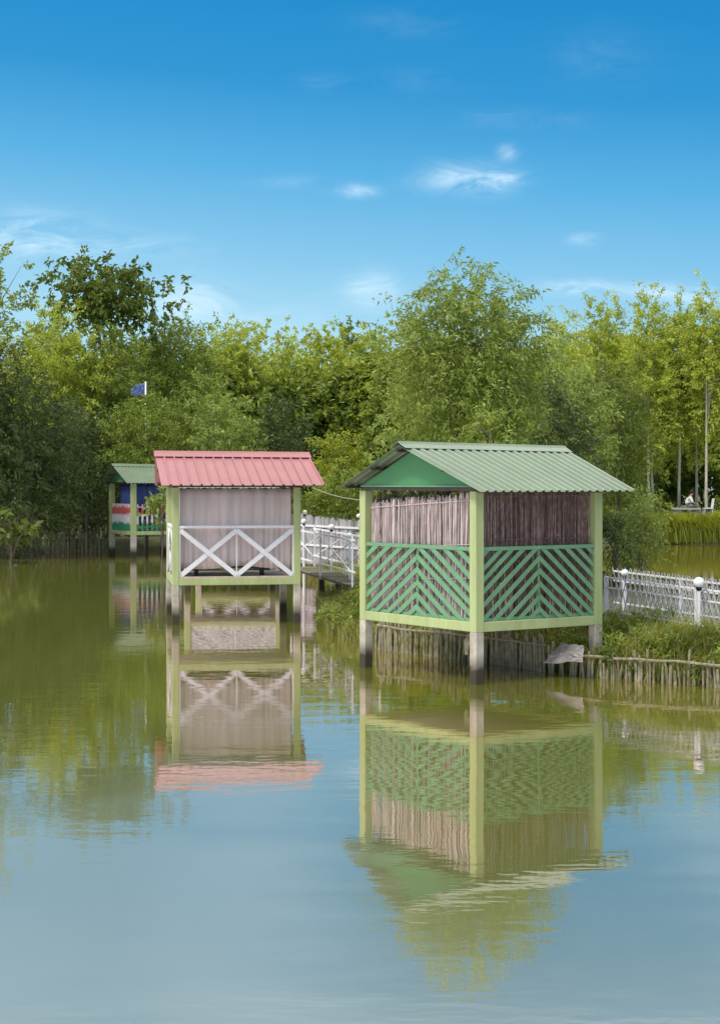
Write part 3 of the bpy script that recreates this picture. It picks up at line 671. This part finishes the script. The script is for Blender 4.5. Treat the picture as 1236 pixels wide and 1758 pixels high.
# ------------------------------------------------------------------ stake fences holding the bank
def stake_fence(name, label, pts, rng, h=(.42, .58), gap=.085, rad=(.022, .034), rail_z=.38, mat=M['bamboo'], maxn=100, cat='fence', zs=-.35):
    pts = [Vector((x, y, 0)) for x, y in pts]; c = sum(pts, Vector()) / len(pts); root = empty(name, (c.x, c.y, 0), label, cat, 'stake fences holding the banks')
    segs = [(pts[i], pts[i + 1], (pts[i + 1] - pts[i]).length) for i in range(len(pts) - 1)]; tot = sum(s[2] for s in segs); t = 0; n = 0
    def at(t):
        for a, b, l in segs:
            if t <= l: return a.lerp(b, t / l)
            t -= l
        return segs[-1][1]
    protos = []
    for k in range(5):
        m = MB(); r = rng.uniform(*rad); hh = rng.uniform(*h); b = rng.uniform(-.02, .02)
        m.tube([(0, 0, zs), (b, 0, hh * .4), (b * .4, 0, hh)], [r, r * .96, r * .88], 7); me = bpy.data.meshes.new('stake'); me.from_pydata(m.v, [], m.f); me.materials.append(mat); me.update(); protos.append(me)
    while t < tot and n < maxn:
        p = at(t); o = bpy.data.objects.new('stake', rng.choice(protos)); COL.objects.link(o); o.parent = root
        o.location = (p.x - c.x + rng.uniform(-.012, .012), p.y - c.y + rng.uniform(-.03, .03), rng.uniform(-.05, .04)); o.rotation_euler = (rng.gauss(0, .05), rng.gauss(0, .05), rng.uniform(0, 6)); o.scale = (rng.uniform(.7, 1.15),) * 2 + (rng.uniform(.72, 1.12),)
        n += 1; t += gap * rng.choice((.62, .8, .9, 1.1, 1.9 if rng.random() < .35 else 1.0))
    m = MB(); k = 14; ps = []
    for i in range(k + 1):
        p = at(tot * i / k); ps.append(p + Vector((0, -.055, rail_z + rng.uniform(-.015, .015))))
    m.tube(ps, [.020] * (k + 1), 6); m.build('rail', mat, root)
    return root
rng = random.Random(31)
stake_fence('stake_fence', 'bamboo stake fence at the waterline below the right lattice fence', [(2.95, 24.45), (3.75, 23.65), (5.3, 22.68), (6.6, 22.2)], rng, h=(.26, .50), gap=.07, rad=(.018, .030), rail_z=.33)
stake_fence('stake_fence', 'bamboo stake fence holding the bank behind the front leg of the green-roofed hut', [(.30, 27.85), (1.0, 27.0), (1.72, 26.1), (2.25, 25.55), (2.9, 24.55)], rng, h=(.42, .60), gap=.06, rail_z=.43)
stake_fence('stake_fence', 'dark stake fence under the trees on the far left bank', [(-17.5, 61.4), (-16, 62.0), (-14, 63.6), (-12.2, 65.9), (-10.6, 67)], rng, h=(.9, 1.35), gap=.15, rad=(.03, .045), rail_z=.8)

# crumpled metal sheet under the right corner of the green hut
def scrap():
    rng = random.Random(7); a = P(932, 1138, 24.0); b = P(1000, 1136, 23.6); c = P(1002, 1108, 23.75); d = P(962, 1104, 24.3)
    n = 9; v = []; f = []
    for j in range(n):
        for i in range(n):
            p = a.lerp(b, i / (n - 1)).lerp(d.lerp(c, i / (n - 1)), j / (n - 1)); v.append(p + Vector((rng.uniform(-.01, .01), rng.uniform(-.045, .045), rng.uniform(-.012, .012))))
    for j in range(n - 1):
        for i in range(n - 1): k = j * n + i; f.append((k, k + 1, k + n + 1, k + n))
    m = MB(); m.add(v, f); o = m.build('metal_sheet', M['steel']); o.modifiers.new('thickness', 'SOLIDIFY').thickness = .006
    tag(o, 'crumpled grey metal sheet leaning on the stakes under the green-roofed hut', 'metal sheet')
scrap()
def pale_board():
    m = MB(); a = P(795, 1130, 23.3); p = [P(803, 1088, 23.3), P(797, 1100, 23.3), P(797, 1114, 23.3), P(798, 1124, 23.3), P(803, 1124, 23.3), P(803, 1118, 23.3), P(807, 1100, 23.3), P(808, 1088, 23.3)]
    m.prism(p, (0, .03, 0)); tag(m.build('wooden_board', M['bamboo']), 'pale weathered board leaning against the front leg of the green-roofed hut', 'board')
pale_board()
# slack cable from the pink roof
m = MB(); a = P(530, 834, 33.4); b = P(640, 860, 26.0); ps = [a.lerp(b, t / 12) + Vector((0, 0, -.07 * math.sin(math.pi * t / 12))) for t in range(13)]
m.tube(ps, [.006] * 13, 5); tag(m.build('cable', painted('pale_cable', (.35, .36, .30), bump=0)), 'thin pale cable hanging from the pink roof towards the green-roofed hut', 'cable')

# ------------------------------------------------------------------ vegetation
def leaf_mat(name, cols, trans=.3): return per_piece(name, cols, rough=.48, noise=.22, nscale=(1.1, 1.1, 1.1), trans=trans, spec=.35)
LM = {
    'dark': leaf_mat('dark_leaves', [(0.044, 0.072, 0.020), (0.078, 0.118, 0.028), (0.059, 0.094, 0.028), (0.128, 0.172, 0.040)], .22),
    'deep': leaf_mat('deep_green_leaves', [(0.073, 0.115, 0.017), (0.123, 0.172, 0.023), (0.095, 0.137, 0.022), (0.181, 0.237, 0.042)], .30),
    'mid': leaf_mat('mid_green_leaves', [(0.136, 0.200, 0.032), (0.230, 0.300, 0.047), (0.177, 0.238, 0.045), (0.337, 0.413, 0.085)], .30),
    'light': leaf_mat('light_green_leaves', [(0.265, 0.333, 0.043), (0.411, 0.477, 0.068), (0.325, 0.398, 0.055), (0.557, 0.612, 0.115)], .34),
    'yellow': leaf_mat('yellow_green_leaves', [(0.189, 0.228, 0.019), (0.292, 0.340, 0.028), (0.233, 0.281, 0.027), (0.378, 0.413, 0.055)], .36),
    'grey': leaf_mat('grey_green_leaves', [(0.140, 0.195, 0.041), (0.233, 0.307, 0.065), (0.186, 0.251, 0.055), (0.372, 0.456, 0.111)], .28),
    'grass': leaf_mat('grass_blades', [(.13, .17, .035), (.24, .28, .065), (.18, .21, .045), (.33, .35, .12), (.27, .25, .11), (.20, .26, .06)], .34),
    'longgrass': leaf_mat('long_grass_blades', [(0.179, 0.228, 0.025), (0.259, 0.314, 0.032), (0.219, 0.271, 0.031), (0.318, 0.359, 0.076)], .34),
}
def unit(a): return a / (np.linalg.norm(a, axis=-1, keepdims=True) + 1e-9)
def leaves_np(c, d, L, W, rs, fold=.18, curve=.18):
    """diamond leaves: base c, direction d, length L, width W; arrays"""
    n = len(c); nr = unit(np.cross(d, rs.normal(size=(n, 3)) * np.array([1, 1, .35]))); up = unit(np.cross(nr, d))
    flip = np.where(up[:, 2:3] < 0, -1, 1) ; up = up * flip
    L = L[:, None]; W = W[:, None]
    p0 = c; p2 = c + d * L - up * L * curve; mid = c + d * L * .45 + up * L * .05
    p1 = mid + nr * W * .5 + up * W * fold; p3 = mid - nr * W * .5 + up * W * fold
    v = np.stack([p0, p1, p2, p3], 1).reshape(-1, 3); f = np.arange(4 * n).reshape(n, 4); return v, f
def crown_np(centre, rad, rs, n_spr, n_leaf, L, W, droop=.35, lobes=7, spr_len=.7, up_bias=.25, cone=0.0, ragged=.25, flat=False):
    centre = np.array(centre); rad = np.array(rad)
    lc = unit(rs.normal(size=(lobes, 3))) * rs.uniform(.35, .62, (lobes, 1)); lr = rs.uniform(.38, .62, lobes)
    lc = np.vstack([lc, [[0, 0, 0]], [[0, 0, .35]]]); lr = np.append(lr, [.66, .6])
    w = lr ** 2 / (lr ** 2).sum(); k = rs.choice(len(lr), n_spr, p=w)
    dirs = unit(rs.normal(size=(n_spr, 3)) + np.array([0, 0, up_bias]))
    rr = rs.uniform(.55, 1.0, n_spr) ** .6
    q = lc[k] + dirs * (lr[k] * rr)[:, None]
    if cone: q[:, :2] *= (1 - cone * np.clip((q[:, 2:3] + .2) / 1.2, 0, 1))
    q = q * (1 + rs.normal(size=(n_spr, 1)) * ragged * .17)
    pos = centre + q * rad
    ax = unit(dirs * np.array([1, 1, .8]) + rs.normal(size=(n_spr, 3)) * .35 + np.array([0, 0, up_bias]))
    sl_ = spr_len * rs.uniform(.5, 1.3, n_spr)
    t = rs.uniform(0, 1, (n_spr, n_leaf)) ** .8
    c = pos[:, None, :] + ax[:, None, :] * (t * sl_[:, None])[:, :, None] - np.array([0, 0, 1]) * (t ** 2 * sl_[:, None] * droop * .6)[:, :, None]
    c = c + rs.normal(size=c.shape) * spr_len * .09
    d = unit(ax[:, None, :] * .6 + rs.normal(size=c.shape) * .75 + np.array([0, 0, -droop]))
    c = c.reshape(-1, 3); d = d.reshape(-1, 3); n = len(c)
    return leaves_np(c, d, L * rs.uniform(.6, 1.3, n), W * rs.uniform(.7, 1.25, n), rs), pos

KINDS = {   # leaf length, width, droop, sprig length, leaves per sprig, up-bias
    'willow': (.23, .056, .75, .75, 20, .25), 'broad': (.19, .085, .35, .6, 20, .3), 'fine': (.17, .065, .25, .7, 26, .35), 'big': (.34, .17, .55, .6, 11, .3)}
def tree(name, label, x, ytop, ybot, hw, Y, kind, col, seed, trunk='bark', dens=1.0, cone=0.0, ragged=.25, group=None, lean=0, cat='tree', lobes=7, leaf=1.0, trunk_r=None):
    rs = np.random.RandomState(seed); rng = random.Random(seed)
    top = P(x, ytop, Y); bot = P(x, ybot, Y); g = gz(top.x, Y); base = Vector((top.x + lean, Y, g - .1))
    root = empty(name, base, label, cat, group)
    L, W, droop, sp, nl, ub = KINDS[kind]; L *= leaf; W *= leaf; r = hw * Y / F_PX; zt = top.z; zb = max(bot.z, g - .1); rz = (zt - zb) / 2; r = max(r - sp * .35, .3)
    far = max(1.0, Y / 75); L *= far; W *= far
    c = (top.x, Y, (zt + zb) / 2 - .05); rad = (r * 1.16, r * 1.0, max(rz - sp * .35, .3) * 1.12)
    if Y < 50: L *= .62; W *= .62; sp *= .75
    area = 4 * math.pi * ((r * r + r * rz * 2) / 3); n_spr = int(area * 7.2 * dens / (nl * L * W * .5 * 8) * .95)
    n_spr = max(20, min(int(n_spr * 1.25), 5200))
    (v, f), pos = crown_np(c, rad, rs, n_spr, nl, L, W, droop, lobes, sp, ub, cone, ragged)
    keep = v[f[:, 0], 2] > g - .1; f = f[keep]
    idx = f.ravel(); v = v[idx]; f = np.arange(len(v)).reshape(-1, 4)
    np_mesh('crown', v, f, LM[col], root)
    m = MB(); tr = trunk_r or max(.05, r * .045); z1 = c[2] + rz * .35
    pts = [base]; k = 5
    for i in range(1, k + 1):
        q = i / k; pts.append(Vector((base.x + (c[0] - base.x) * q + rng.uniform(-.08, .08) * q, Y + rng.uniform(-.06, .06), base.z + (z1 - base.z) * q)))
    m.tube(pts, [tr * (1.25 - .95 * i / k) for i in range(k + 1)], 8)
    for i in range(14):
        q = rng.uniform(.35, .95); a = base.lerp(pts[-1], q); a = pts[min(int(q * k), k - 1)].lerp(pts[min(int(q * k), k - 1) + 1], q * k - int(q * k)); b = Vector(pos[rng.randrange(len(pos))])
        if b.z < a.z - .2: b.z = a.z + .3
        mid = a.lerp(b, .5) + Vector((0, 0, .12 * (b - a).length)); m.tube([a, mid, b], [tr * .38, tr * .24, tr * .08], 5)
    m.build('trunk', M[trunk], root, smooth=True)
    return root

T = tree
# far row against the sky
T('tree', 'sparse leafy tree at the left edge, highest thin branches against the sky', -28, 418, 640, 95, 58, 'broad', 'mid', 1, dens=.32, ragged=1.2)
T('tree', 'dark spreading tree standing alone above the left canopy', 190, 448, 578, 122, 74, 'big', 'deep', 2, dens=1.1, ragged=1.7, lobes=9, leaf=.85)
T('tree', 'bright yellow-green tree below the dark spreading tree, left of it', 95, 528, 760, 92, 70, 'fine', 'light', 3, ragged=.7)
T('tree', 'yellow-green tree directly under the dark spreading tree', 190, 575, 800, 90, 71, 'fine', 'mid', 4)
T('tree', 'fine-leaved mid-green tree with a flat top right of the blue flag', 305, 556, 800, 100, 76, 'fine', 'mid', 5, ragged=.5)
T('tree', 'light green tree above the left end of the pink roof, on the skyline', 392, 553, 800, 86, 95, 'fine', 'light', 6, ragged=.8)
T('tree', 'light green tree above the right half of the pink roof, on the skyline', 478, 570, 800, 88, 118, 'broad', 'light', 7, ragged=.8, leaf=.85)
T('tree', 'mid-green tree on the skyline between the two big roofs, left one', 560, 562, 800, 84, 122, 'broad', 'light', 8, ragged=.8, leaf=.85)
T('tree', 'darker small-headed tree poking above the skyline between the roofs', 600, 552, 760, 48, 130, 'broad', 'mid', 9, ragged=.8)
T('tree', 'light tree on the skyline just left of the tallest tree', 660, 556, 820, 84, 112, 'broad', 'light', 10, ragged=.8, leaf=.9)
T('tree', 'tallest tree, drooping willow-like leaves, above the green roof ridge', 790, 462, 820, 118, 32.5, 'willow', 'mid', 11, ragged=.8, lobes=14, dens=1.5)
T('tree', 'tall drooping tree joined to the right side of the tallest tree', 880, 470, 800, 82, 33.5, 'willow', 'grey', 12, ragged=.9, lobes=9)
T('tree', 'round-topped light tree in the dip right of the tallest tree', 955, 540, 840, 60, 76, 'willow', 'light', 13, ragged=.6)
T('plantation_tree', 'pointed young tree, first narrow spire right of the dip', 1025, 508, 800, 56, 82, 'broad', 'light', 14, cone=.55, trunk='palebark', trunk_r=.07, ragged=.7, leaf=.8)
T('plantation_tree', 'low pointed young tree between the first and second tall spires', 1058, 530, 800, 50, 84, 'broad', 'light', 15, cone=.5, trunk='palebark', trunk_r=.07, ragged=.7, leaf=.8)
T('plantation_tree', 'young tree with the highest spire at the right', 1113, 497, 800, 62, 78, 'broad', 'light', 16, cone=.4, trunk='palebark', trunk_r=.07, ragged=.9, leaf=.8)
T('plantation_tree', 'young open-crowned tree with sky showing through, second from the right edge', 1165, 522, 770, 56, 79, 'broad', 'light', 17, cone=.3, trunk='palebark', trunk_r=.07, ragged=.8, dens=1.2, leaf=.8)
T('plantation_tree', 'young open-crowned tree at the right edge of the skyline', 1212, 503, 760, 60, 77, 'broad', 'light', 18, cone=.4, trunk='palebark', trunk_r=.07, ragged=.8, dens=1.2, leaf=.8)
T('plantation_tree', 'bright yellow-green young tree low at the right edge, slender pale trunk', 1195, 600, 800, 90, 80.5, 'broad', 'light', 19, trunk='palebark', trunk_r=.07, ragged=.5, leaf=.8)
T('plantation_tree', 'young tree cut by the right edge of the view', 1285, 520, 780, 80, 79, 'broad', 'light', 20, trunk='palebark', trunk_r=.07)
T('plantation_tree', 'yellow-green young tree above the bushes right of the green roof', 1120, 640, 820, 70, 80, 'broad', 'light', 22, trunk='palebark', trunk_r=.07, leaf=.8)
# middle row
T('tree', 'large dark tree overhanging the left bank at the edge of the view', -70, 560, 955, 125, 61, 'willow', 'dark', 30, lobes=9)
T('tree', 'broad dark tree leaning over the water on the left bank', 55, 640, 955, 120, 62, 'willow', 'dark', 31, lobes=10, dens=1.2)
T('tree', 'dark bushy tree just left of the hut with blue curtains', 150, 700, 955, 72, 66, 'willow', 'dark', 32)
T('tree', 'mid-green tree below the blue flag', 252, 678, 880, 78, 65.8, 'fine', 'mid', 33)
T('tree', 'dark green tree right of the blue flag, behind the pink roof', 340, 640, 860, 66, 71, 'willow', 'mid', 34)
T('tree', 'tree with feathery layered foliage above the middle of the pink roof', 400, 672, 880, 76, 66, 'willow', 'grey', 35, lobes=9)
T('tree', 'dark tree over the right end of the pink roof', 487, 690, 880, 62, 66, 'fine', 'dark', 36)
T('tree', 'yellow-green tree above the right half of the pink roof, under the skyline', 470, 640, 800, 60, 100, 'fine', 'yellow', 37)
T('bush', 'bright yellow-green bush in the gap between the two big roofs', 572, 745, 910, 52, 57, 'fine', 'yellow', 38, cat='bush')
T('tree', 'drooping tree above the gap between the roofs', 625, 620, 880, 78, 100, 'willow', 'light', 39, lobes=9)
T('tree', 'drooping grey-green tree left of the green roof ridge', 705, 640, 880, 72, 42, 'willow', 'grey', 40, lobes=9)
T('tree', 'light green young tree poking up behind the green roof ridge', 838, 672, 860, 62, 31, 'willow', 'mid', 41)
T('tree', 'dark tree behind the right half of the green roof ridge', 935, 630, 900, 78, 36, 'willow', 'dark', 42, lobes=9)
T('tree', 'dark drooping tree right of the green roof', 1062, 605, 930, 80, 44, 'willow', 'deep', 43, lobes=9)
T('tree', 'grey-green drooping tree between the green roof and the plantation', 985, 590, 860, 72, 41, 'willow', 'grey', 44)
T('bush', 'grey-green bush with drooping sprays beside the right post of the green-roofed hut', 1100, 822, 980, 52, 43, 'willow', 'grey', 45, cat='bush', dens=.9)
T('bush', 'dark bush right behind the right post of the green-roofed hut', 1055, 850, 1010, 40, 36, 'willow', 'dark', 46, cat='bush')
T('bush', 'leafy green bush behind the whitish board fence, beside the green-roofed hut', 600, 800, 930, 52, 53, 'broad', 'mid', 47, cat='bush', leaf=.7)
T('bush', 'dark green bush right of the pink-roofed hut above the board fence', 535, 830, 930, 34, 53.5, 'broad', 'mid', 48, cat='bush', leaf=.7)
T('bush', 'low dark bush at the foot of the left bank trees', 110, 850, 945, 60, 67, 'willow', 'dark', 49, cat='bush')
T('bush', 'low dark bush behind the hut with blue curtains', 225, 800, 940, 80, 72, 'willow', 'dark', 50, cat='bush')
T('bush', 'dark bush filling the bank behind the green-roofed hut', 720, 830, 1000, 90, 42, 'willow', 'dark', 51, cat='bush')
T('bush', 'dark bush seen between the right posts under the green roof', 930, 830, 1000, 90, 38, 'willow', 'dark', 52, cat='bush')
T('bush', 'leafy climbing bush between the pink-roofed hut and the hut with blue curtains', 278, 832, 905, 15, 54, 'big', 'grey', 53, cat='bush', leaf=.8, trunk_r=.025)
T('bush', 'big-leaved plant hanging over the water at the far left edge', 18, 868, 935, 46, 57, 'big', 'deep', 54, cat='bush', leaf=1.2, dens=.5)

# far wood as one mass behind everything
def far_wood():
    rs = np.random.RandomState(77); V = []; Fc = []; n0 = 0
    for i in range(64):
        X = -52 + i * 1.75 + rs.uniform(-.8, .8); Y = rs.uniform(92, 100); h = rs.uniform(10.0, 11.8)
        (v, f), _ = crown_np((X, Y, h * .5), (2.6, 2.0, h * .5), rs, 420, 13, .5, .24, .4, 6, 1.0, .3)
        V.append(v); Fc.append(f + n0); n0 += len(v)
    tag(np_mesh('far_wood', np.vstack(V), np.vstack(Fc), LM['mid']), 'dense green wood closing the view behind the pond', 'wood', kind='stuff')
far_wood()

# ------------------------------------------------------------------ grass
def blades(name, label, region, n, hmin, hmax, col, seed, w=.012, lean=(0, 0), curl=.5, clump=0.0, minz=.0):
    """region: list of (x0,x1,y0,y1); grows only on land"""
    rs = np.random.RandomState(seed); xs = []; ys = []
    for (x0, x1, y0, y1), share in region:
        k = int(n * share); xs.append(rs.uniform(x0, x1, k)); ys.append(rs.uniform(y0, y1, k))
    X = np.concatenate(xs); Y = np.concatenate(ys); Z = ground_h(X, Y)
    if clump:
        cc = np.sin(X * 2.3 + 1.3 * np.sin(Y * 1.7)) * np.sin(Y * 2.9 + np.sin(X * 3.1)); keep = cc > rs.uniform(-1, 1, len(X)) * clump - .2; X, Y, Z = X[keep], Y[keep], Z[keep]
    keep = Z > minz; X, Y, Z = X[keep], Y[keep], Z[keep]; n = len(X)
    h = rs.uniform(hmin, hmax, n) * (.7 + .5 * np.abs(np.sin(X * 1.7) * np.cos(Y * 1.3))); a = rs.uniform(0, 2 * np.pi, n)
    d = np.stack([np.cos(a) * .5 + lean[0], np.sin(a) * .5 + lean[1], np.zeros(n)], 1); s = np.stack([-np.sin(a), np.cos(a), np.zeros(n)], 1) * w
    p0 = np.stack([X, Y, Z - .03], 1); up = np.array([0, 0, 1.0])
    p1 = p0 + up * h[:, None] * .55 + d * (h * curl * .3)[:, None]; p2 = p0 + up * (h * (1 - curl * .25))[:, None] + d * (h * curl)[:, None]
    v = np.stack([p0 - s, p0 + s, p1 + s * .8, p1 - s * .8, p2 + s * .15, p2 - s * .15], 1).reshape(-1, 3); b = np.arange(n)[:, None] * 6
    f = np.vstack([b + np.array([0, 1, 2, 3]), b + np.array([3, 2, 4, 5])]); tag(np_mesh(name, v, f, LM[col]), label, 'grass', kind='stuff')
blades('grass', 'short green grass on the bank below the right lattice fence', [((2.6, 8, 22.2, 27.5), 1.0)], 42000, .10, .34, 'grass', 1, w=.010, curl=.7)
blades('grass', 'taller weeds leaning over the stakes at the foot of the right bank', [((2.9, 8, 22.1, 24.2), 1.0)], 9000, .25, .62, 'grass', 9, w=.008, lean=(0, -.4), curl=.8, minz=-.05)
blades('grass', 'tangled light green grass on the bank between the footbridge and the green-roofed hut', [((-1.4, 2.2, 26, 36), 1.0)], 75000, .15, .42, 'grass', 2, w=.012, curl=.8)
blades('grass', 'rough grass on the far bank beyond the footbridge', [((-3, 9, 36, 60), 1.0)], 60000, .15, .5, 'grass', 3, w=.018, curl=.7)
blades('long_grass', 'tall yellow-green arching grass on the far bank at the right', [((9, 22, 74.6, 76.3), 1.0)], 15000, .8, 1.7, 'longgrass', 4, w=.03, lean=(-.35, -.35), curl=.75, minz=.05)
blades('grass', 'grass under the plantation trees on the far right', [((8, 26, 79, 92), 1.0)], 26000, .1, .3, 'mid', 6, w=.03, curl=.7)

def weeds(name, label, boxes, n, seed, col):
    rs = np.random.RandomState(seed); V = []; Fc = []; n0 = 0
    for x0, x1, y0, y1 in boxes:
        for i in range(n):
            x, y = rs.uniform(x0, x1), rs.uniform(y0, y1); z = gz(x, y)
            if z < .05: continue
            r = rs.uniform(.08, .22)
            (v, f), _ = crown_np((x, y, z + r * .8), (r, r, r * 1.1), rs, 12, 9, .10, .035, .5, 3, .16, .6)
            V.append(v); Fc.append(f + n0); n0 += len(v)
    tag(np_mesh(name, np.vstack(V), np.vstack(Fc), LM[col]), label, 'weeds', kind='stuff')
weeds('weeds', 'leafy weeds scattered through the bank grass around the green-roofed hut', [(2.8, 7, 22.4, 26), (-1, 2, 28, 34)], 42, 91, 'mid')
weeds('weeds', 'darker weeds along the foot of the bank beside the footbridge', [(-1, 1.5, 28, 33), (3, 6.5, 22.3, 24)], 45, 92, 'deep')

# ------------------------------------------------------------------ blue flag among the trees
def flag():
    Y = 68.4; p = P(250.5, 655, Y); g = gz(p.x, Y); root = empty('flagpole', (p.x, Y, g), 'white pole with a drooping blue flag among the trees above the pink roof', 'flag')
    m = MB(); m.tube([(p.x, Y, g - .2), (p.x, Y, p.z)], [.05, .035], 8); m.build('pole', M['white'], root, smooth=True)
    n, k = 14, 8; v = []; f = []
    for j in range(k + 1):
        for i in range(n + 1):
            t = i / n; q = j / k; x = p.x - .03 - t * .62 + .04 * math.sin(q * 3); v.append((x, Y - .02 + .07 * math.sin(t * 9 + q * 2) * t, p.z - .08 - q * (.62 - .18 * t) - .25 * t * t * (1 - q * .6)))
    for j in range(k):
        for i in range(n): a = j * (n + 1) + i; f.append((a, a + 1, a + n + 2, a + n + 1))
    m = MB(); m.add(v, f); o = m.build('flag_cloth', M['flagblue'], root, smooth=True); o.modifiers.new('cloth thickness', 'SOLIDIFY').thickness = .005
flag()

# ------------------------------------------------------------------ person resting on the far bank
def skinned(name, pts, edges, rads, mat, parent, root_i=0, sub=2):
    me = bpy.data.meshes.new(name); me.from_pydata([tuple(p) for p in pts], edges, []); me.materials.append(mat)
    o = link(name, me, parent); sk = o.modifiers.new('skin', 'SKIN'); sk.use_smooth_shade = True
    if not me.skin_vertices: 
        me.attributes  # layer is created by the modifier's operator in the UI; build it here
    bpy.context.view_layer.objects.active = o
    for i, r_ in enumerate(rads):
        me.skin_vertices[0].data[i].radius = (r_, r_) if isinstance(r_, (int, float)) else r_
        me.skin_vertices[0].data[i].use_root = (i == root_i)
    s = o.modifiers.new('subdivision', 'SUBSURF'); s.levels = sub; s.render_levels = sub
    return o
def person():
    Yp = 76.6; b = P(1180, 872, Yp); g = gz(b.x, Yp); zs = b.z
    bench = empty('stone_bench', (b.x, Yp, g), 'low pale stone bench on the far right bank with a person on it', 'bench')
    m = MB(); m.bar((b.x - .75, Yp, zs - .05), (b.x + .6, Yp, zs - .05), .45, .10); m.build('seat', M['floor'], bench, bevel=.015)
    for dx in (-.6, .45): m = MB(); m.bar((b.x + dx, Yp, g - .2), (b.x + dx, Yp, zs - .101), .14, .34, up=(0, 1, 0)); m.build('leg', M['floor'], bench)
    root = empty('person', (b.x, Yp, zs), 'person in a white shirt sitting hunched on the far bank, facing right', 'person')
    def q(x, y, z): return Vector((b.x + x, Yp + y, zs + z))
    V = [q(0, 0, .12), q(.02, 0, .30), q(.09, 0, .50), q(.15, 0, .58), q(.20, 0, .66), q(.23, 0, .76), q(.22, 0, .84),   # pelvis..crown
         q(.05, -.10, .10), q(.48, -.13, .13), q(.50, -.14, -.28), q(.62, -.15, -.34),
         q(.05, .10, .10), q(.46, .13, .13), q(.46, .14, -.28), q(.58, .15, -.34),
         q(.10, -.19, .50), q(.20, -.24, .24), q(.42, -.16, .20), q(.50, -.13, .20),
         q(.10, .19, .50), q(.22, .23, .25), q(.43, .15, .21), q(.51, .12, .21), q(.30, 0, .73)]
    E = [(0, 1), (1, 2), (2, 3), (3, 4), (4, 5), (5, 6), (0, 7), (7, 8), (8, 9), (9, 10), (0, 11), (11, 12), (12, 13), (13, 14), (2, 15), (15, 16), (16, 17), (17, 18), (2, 19), (19, 20), (20, 21), (21, 22), (5, 23)]
    Rd = [.13, .13, .14, .07, .06, .095, .07, .09, .065, .045, .035, .09, .065, .045, .035, .05, .042, .03, .028, .05, .042, .03, .028, .03]
    skinned('body', V, E, Rd, M['skin'], root)
    skinned('shirt', [V[0] + Vector((0, 0, .03)), V[1], V[2], V[15], V[16] , V[19], V[20]], [(0, 1), (1, 2), (2, 3), (3, 4), (2, 5), (5, 6)], [.165, .165, .17, .085, .06, .085, .06], M['shirt'], root)
    skinned('trousers', [V[0], V[7], V[8], V[9], V[11], V[12], V[13]], [(0, 1), (1, 2), (2, 3), (0, 4), (4, 5), (5, 6)], [.16, .11, .085, .06, .11, .085, .06], M['trousers'], root)
    m = MB(); c = q(.20, 0, .80); m.ball(c, .115, 14, 10, .9); m.build('hair', M['hair'], root, smooth=True)
    ch = empty('garden_chair', (b.x + 1.0, Yp + .1, g), 'pale plastic chair standing empty right of the seated person', 'chair')
    c = (b.x + 1.0, Yp + .1); zc = zs - .02
    m = MB(); m.bar((c[0] - .22, c[1], zc), (c[0] + .22, c[1], zc), .44, .04); m.build('seat', M['white'], ch)
    m = MB(); m.bar((c[0] + .2, c[1], zc + .03), (c[0] + .27, c[1], zc + .48), .42, .03, up=(1, 0, 0)); m.build('backrest', M['white'], ch)
    for sx in (-.19, .19):
        for sy in (-.18, .18): m = MB(); m.bar((c[0] + sx, c[1] + sy, g - .05), (c[0] + sx, c[1] + sy, zc - .021), .035, .035, up=(1, 0, 0)); m.build('leg', M['white'], ch)
person()
